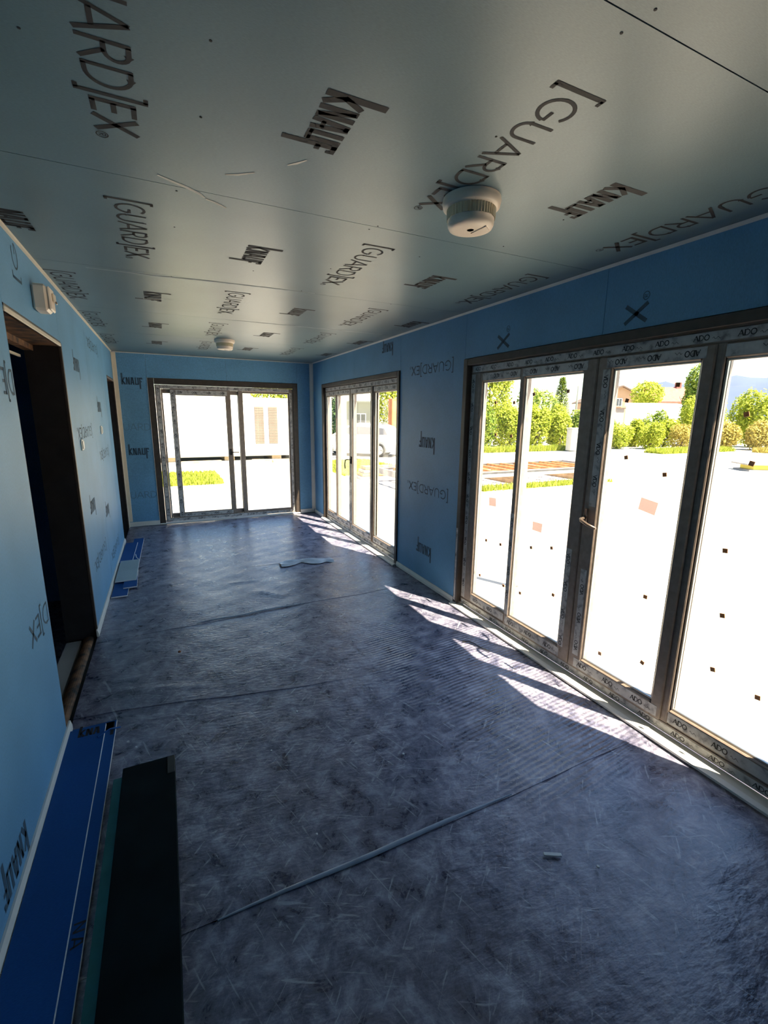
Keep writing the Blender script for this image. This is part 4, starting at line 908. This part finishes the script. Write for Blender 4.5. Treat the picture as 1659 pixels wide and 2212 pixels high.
# car
def car(loc, rz):
    o = empty('car', loc, rz, label='white estate car parked beyond the far window', category='car')
    Wd = .86
    low = [(-2.15, .34), (-2.2, .62), (-2.12, .92), (-1.95, 1.02), (-.2, 1.02), (1.05, .98), (1.95, .86), (2.18, .66), (2.2, .36), (2.0, .24), (-2.0, .24)]
    vs = []; n = len(low); m = MB()
    for y, s_ in ((-Wd, .97), (-Wd*.55, 1.0), (Wd*.55, 1.0), (Wd, .97)):
        for x, z in low: vs.append((x*s_, y, z if abs(y) < Wd else .24+(z-.24)*.985))
    m.add(vs, [(j*n+i, j*n+(i+1) % n, (j+1)*n+(i+1) % n, (j+1)*n+i) for j in range(3) for i in range(n)]+[tuple(range(n))[::-1], tuple(range(3*n, 4*n))])
    m.build('body', 'car_white', o, False)
    cab = [(-2.0, 1.0), (-1.75, 1.42), (-1.45, 1.52), (-.2, 1.54), (.35, 1.44), (1.05, 1.0)]; n = len(cab); vs = []; m = MB()
    for y, k in ((-Wd*.97, 0), (-Wd*.78, 1), (Wd*.78, 1), (Wd*.97, 0)):
        for x, z in cab: vs.append((x*(1 if k else 1), y if z < 1.1 else y*(.86 if not k else 1.0), z if k else min(z, 1.50)))
    m.add(vs, [(j*n+i, j*n+(i+1) % n, (j+1)*n+(i+1) % n, (j+1)*n+i) for j in range(3) for i in range(n)]+[tuple(range(n))[::-1], tuple(range(3*n, 4*n))]); m.build('cabin', 'car_white', o)
    for sgn in (-1, 1):
        for pts in ([(-1.72, 1.06), (-1.55, 1.36), (-.95, 1.42), (-.95, 1.06)], [(-.88, 1.06), (-.88, 1.42), (-.10, 1.43), (-.10, 1.06)], [(-.03, 1.06), (-.03, 1.43), (.25, 1.38), (.82, 1.06)]):
            m = MB(); m.add([(x, sgn*(Wd*.99-(z-1.0)*.26+.004), z) for x, z in pts]+[(x, sgn*(Wd*.99-(z-1.0)*.26-.02), z) for x, z in pts], [(0, 1, 2, 3), (7, 6, 5, 4), (0, 4, 5, 1), (1, 5, 6, 2), (2, 6, 7, 3), (3, 7, 4, 0)]); m.build('side_window', 'car_glass', o)
        MB().box(-1.4, .1, sgn*.62-.015, sgn*.62+.015, 1.56, 1.59).build('roof_rail', 'metal_grey', o)
        MB().box(.60, .78, sgn*(Wd+.02)-.07, sgn*(Wd+.02)+.07, 1.03, 1.15, bev=.03).build('mirror', 'car_white', o)
        MB().box(-1.9, 1.9, sgn*Wd-.012, sgn*Wd+.012, .26, .34).build('sill_trim', 'soffit_grey', o)
    MB().box(1.9, 2.12, -.75, -.45, .62, .76, bev=.02).build('headlight', 'alloy', o); MB().box(1.9, 2.12, .45, .75, .62, .76, bev=.02).build('headlight', 'alloy', o)
    MB().add([(.42, -.62, 1.43), (.42, .62, 1.43), (1.08, .74, 1.01), (1.08, -.74, 1.01)], [(0, 1, 2, 3)]).build('windscreen', 'car_glass', o)
    for x in (-1.32, 1.35):
        for sgn in (-1, 1):
            ar = MB().tube([(x+.40*math.cos(math.radians(a)), sgn*(Wd-.0), .33+.40*math.sin(math.radians(a))) for a in range(0, 181, 15)], .035, 6); ar.build('wheel_arch', 'soffit_grey', o)
            ty = MB(); R = .33; prof = [(.20, -.09), (.30, -.10), (R, -.07), (R, .07), (.30, .10), (.20, .09)]; nn = 28
            vs = [(r_*math.cos(2*math.pi*k/nn), z_, r_*math.sin(2*math.pi*k/nn)) for r_, z_ in prof for k in range(nn)]
            ty.add(vs, [(i*nn+k, i*nn+(k+1) % nn, ((i+1) % 6)*nn+(k+1) % nn, ((i+1) % 6)*nn+k) for i in range(6) for k in range(nn)])
            wh = ty.build('tyre', 'tyre', o, True, (x, sgn*(Wd-.06), .33))
            sp = MB()
            for k in range(5):
                a = 2*math.pi*k/5
                for da in (-.13, .13): sp.tube([(.04*math.cos(a), sgn*.07, .04*math.sin(a)), (.21*math.cos(a+da), sgn*.085, .21*math.sin(a+da))], .018, 6)
            sp.tube([(0, sgn*.06, 0), (0, sgn*.10, 0)], .05, 12); sp.tube([(.205*math.cos(2*math.pi*k/24), sgn*.08, .205*math.sin(2*math.pi*k/24)) for k in range(25)], .014, 5); sp.build('rim', 'alloy', wh)
    return o
car((9.25, 21.35, GZ), math.atan2(1.3, -1.0)+.25)
MB().box(-.2, .2, -.25, .25, 0, 2.9, bev=.01).build('brick_pillar', 'brick_orange', None, False, (12.6, 24.1, GZ), label='orange brick pillar at the right behind the white car', category='pillar')
rc = empty('red_barrel', (9.0, 24.4, GZ), label='red drum standing left behind the white car', category='drum')
MB().lathe([(.29, 0), (.30, .02), (.29, .3), (.305, .32), (.29, .34), (.29, .6), (.305, .62), (.29, .64), (.29, .9), (.27, .9)], n=20).build('shell', 'red_paint', rc); MB().lathe([(.27, .885), (.03, .89)], n=20).build('lid', 'red_paint', rc)
# grey garage behind the car
ga = empty('garage', (15.2, 36.3, GZ), -.42, label='grey garage with white fascia behind the white car', category='building')
MB().box(-2.2, 1.6, -.2, 3.0, 0, 3.0).build('wall', 'wall_greygreen', ga); MB().box(-2.6, 2.0, -.9, 3.2, 3.0, 3.08).build('soffit', 'soffit_grey', ga); MB().box(-2.65, 2.05, -.95, 3.25, 3.08, 3.6, bev=.03).build('fascia', 'container_white', ga)
for x in (-1.5, .4):
    f_ = MB().box(x-.45, x+.45, -.24, -.2, 1.1, 2.1).build('window_frame', 'container_white', ga); MB().box(x-.38, x-.03, -.25, -.24, 1.18, 2.02).build('pane', 'window_dark', f_); MB().box(x+.03, x+.38, -.25, -.24, 1.18, 2.02).build('pane', 'window_dark', f_)
# utility box, pole
ub = empty('utility_box', (22.45, 19.8, GZ), label='pale grey utility cabinet standing at the hedge', category='utility box')
MB().box(-.42, .42, -.2, .2, .06, 1.32, bev=.02).build('cabinet', 'concrete', ub); MB().box(-.45, .45, -.23, .23, 1.32, 1.38, bev=.01).build('lid', 'concrete', ub); MB().box(-.4, -.01, -.21, -.2, .1, 1.28).build('door', 'concrete', ub); MB().box(.01, .4, -.21, -.2, .1, 1.28).build('door', 'concrete', ub)
up_ = empty('utility_pole', (27.8, 24.7, GZ), label='thin metal utility pole with cross arms behind the hedge', category='pole')
MB().tube([(0, 0, 0), (0, 0, 4.2)], .06, 8).build('shaft', 'metal_grey', up_)
for z in (3.6, 3.9): MB().box(-.05, .8, -.03, .03, z, z+.05).build('cross_arm', 'metal_grey', up_)
# sheds and houses
sh = empty('beige_shed', (44.6, 35.4, GZ), -.45, label='low beige shed with one small window behind the bushes', category='shed')
MB().box(-1.1, 1.1, -1.0, 1.0, 0, 2.95).build('wall', 'render_beige', sh); MB().box(-1.25, 1.25, -1.15, 1.15, 2.95, 3.05).build('roof', 'roof_brown', sh); f_ = MB().box(-.15, .2, -1.03, -1.0, 2.2, 2.6).build('window', 'container_white', sh); MB().box(-.1, .15, -1.04, -1.03, 2.25, 2.55).build('pane', 'window_dark', f_)
sh = empty('white_shed', (43.6, 29.3, GZ), -.46, label='long white shed beside the beige shed', category='shed')
MB().box(-2.4, 2.4, -1.0, 1.2, 0, 3.15).build('wall', 'container_white', sh); MB().prism([(-1.1, 3.15), (1.3, 3.15), (1.3, 3.45)], 0, -2.5, 2.5).build('roof', 'container_white', sh)
def house(name, loc, rz, w, d, h, rh, wall, roof, label, wins):
    o = empty(name, loc, rz, label=label, category='house')
    MB().box(-w/2, w/2, -d/2, d/2, 0, h).prism([(-w/2, h), (w/2, h), (0, h+rh)], 1, -d/2, d/2).build('wall', wall, o)
    m = MB(); e = .5
    for s_ in (-1, 1): m.prism([(0, h+rh+.02), (s_*(w/2+e), h-e*rh/(w/2)+.02), (s_*(w/2+e), h-e*rh/(w/2)+.2), (0, h+rh+.2)], 1, -d/2-e, d/2+e)
    m.build('roof', roof, o)
    for x, z in wins:
        f_ = MB().box(x-.45, x+.45, -d/2-.06, -d/2, z, z+1.2).build('window', 'container_white', o); MB().box(x-.36, x-.03, -d/2-.08, -d/2-.06, z+.08, z+1.12).build('pane', 'window_dark', f_); MB().box(x+.03, x+.36, -d/2-.08, -d/2-.06, z+.08, z+1.12).build('pane', 'window_dark', f_)
    return o
house('peach_house', (65.5, 52.0, GZ), -.55, 9, 7, 4.4, 2.2, 'render_peach', 'roof_brown', 'peach gabled house far beyond the sheds', [(-1.6, 3.7), (-.2, 3.7), (-3.0, 1.2), (2.6, 2.6)])
rh_ = house('red_roof_house', (83.5, 54.5, GZ), 1.0, 7, 8, 5.0, 2.3, 'render_peach', 'roof_red', 'distant house with red roof and chimney left of the tree', [(-1.5, 2.6), (1.5, 2.6)])
MB().box(-.4, .4, -1.6, -.8, 6.6, 8.3).build('chimney', 'roof_red', rh_)
# loose sheet leaning on blocks at the right
lb = empty('loose_panels', (22.4, 9.6, GZ), -.55, label='grey panels with yellow foam between them on the gravel at far right', category='panels')
MB().box(-1.3, 1.6, -.5, .5, .0, .06).build('lower_panel', 'steel_primer', lb); MB().box(-1.1, 1.6, -.4, .4, .065, .24).build('foam', 'yellow_foam', lb); MB().box(-1.4, 1.6, -.5, .5, .245, .30).build('upper_panel', 'steel_primer', lb)
# far hills
hm = MB(); N = 60; vs = []
for i in range(N+1):
    a = math.radians(20+70*i/N); R = 1050; k_ = min(1, max(0, (math.degrees(a)-50)/6)); h = 6+k_*k_*(3-2*k_)*(76+5*math.sin(i*.55)+3*math.sin(i*1.3))
    for rr_, hz in ((R, GZ-1), (R+60, h*.55), (R+150, h), (R+420, h*.4), (R+500, -2)):
        vs.append((rr_*math.sin(a), rr_*math.cos(a), hz+(3*math.sin(i*2.3+rr_) if hz > 5 else 0)))
hm.add(vs, [(5*i+j, 5*i+j+1, 5*i+6+j, 5*i+5+j) for i in range(N) for j in range(4)])
hm.build('hills', 'hill_haze_blue', None, True, kind='structure')
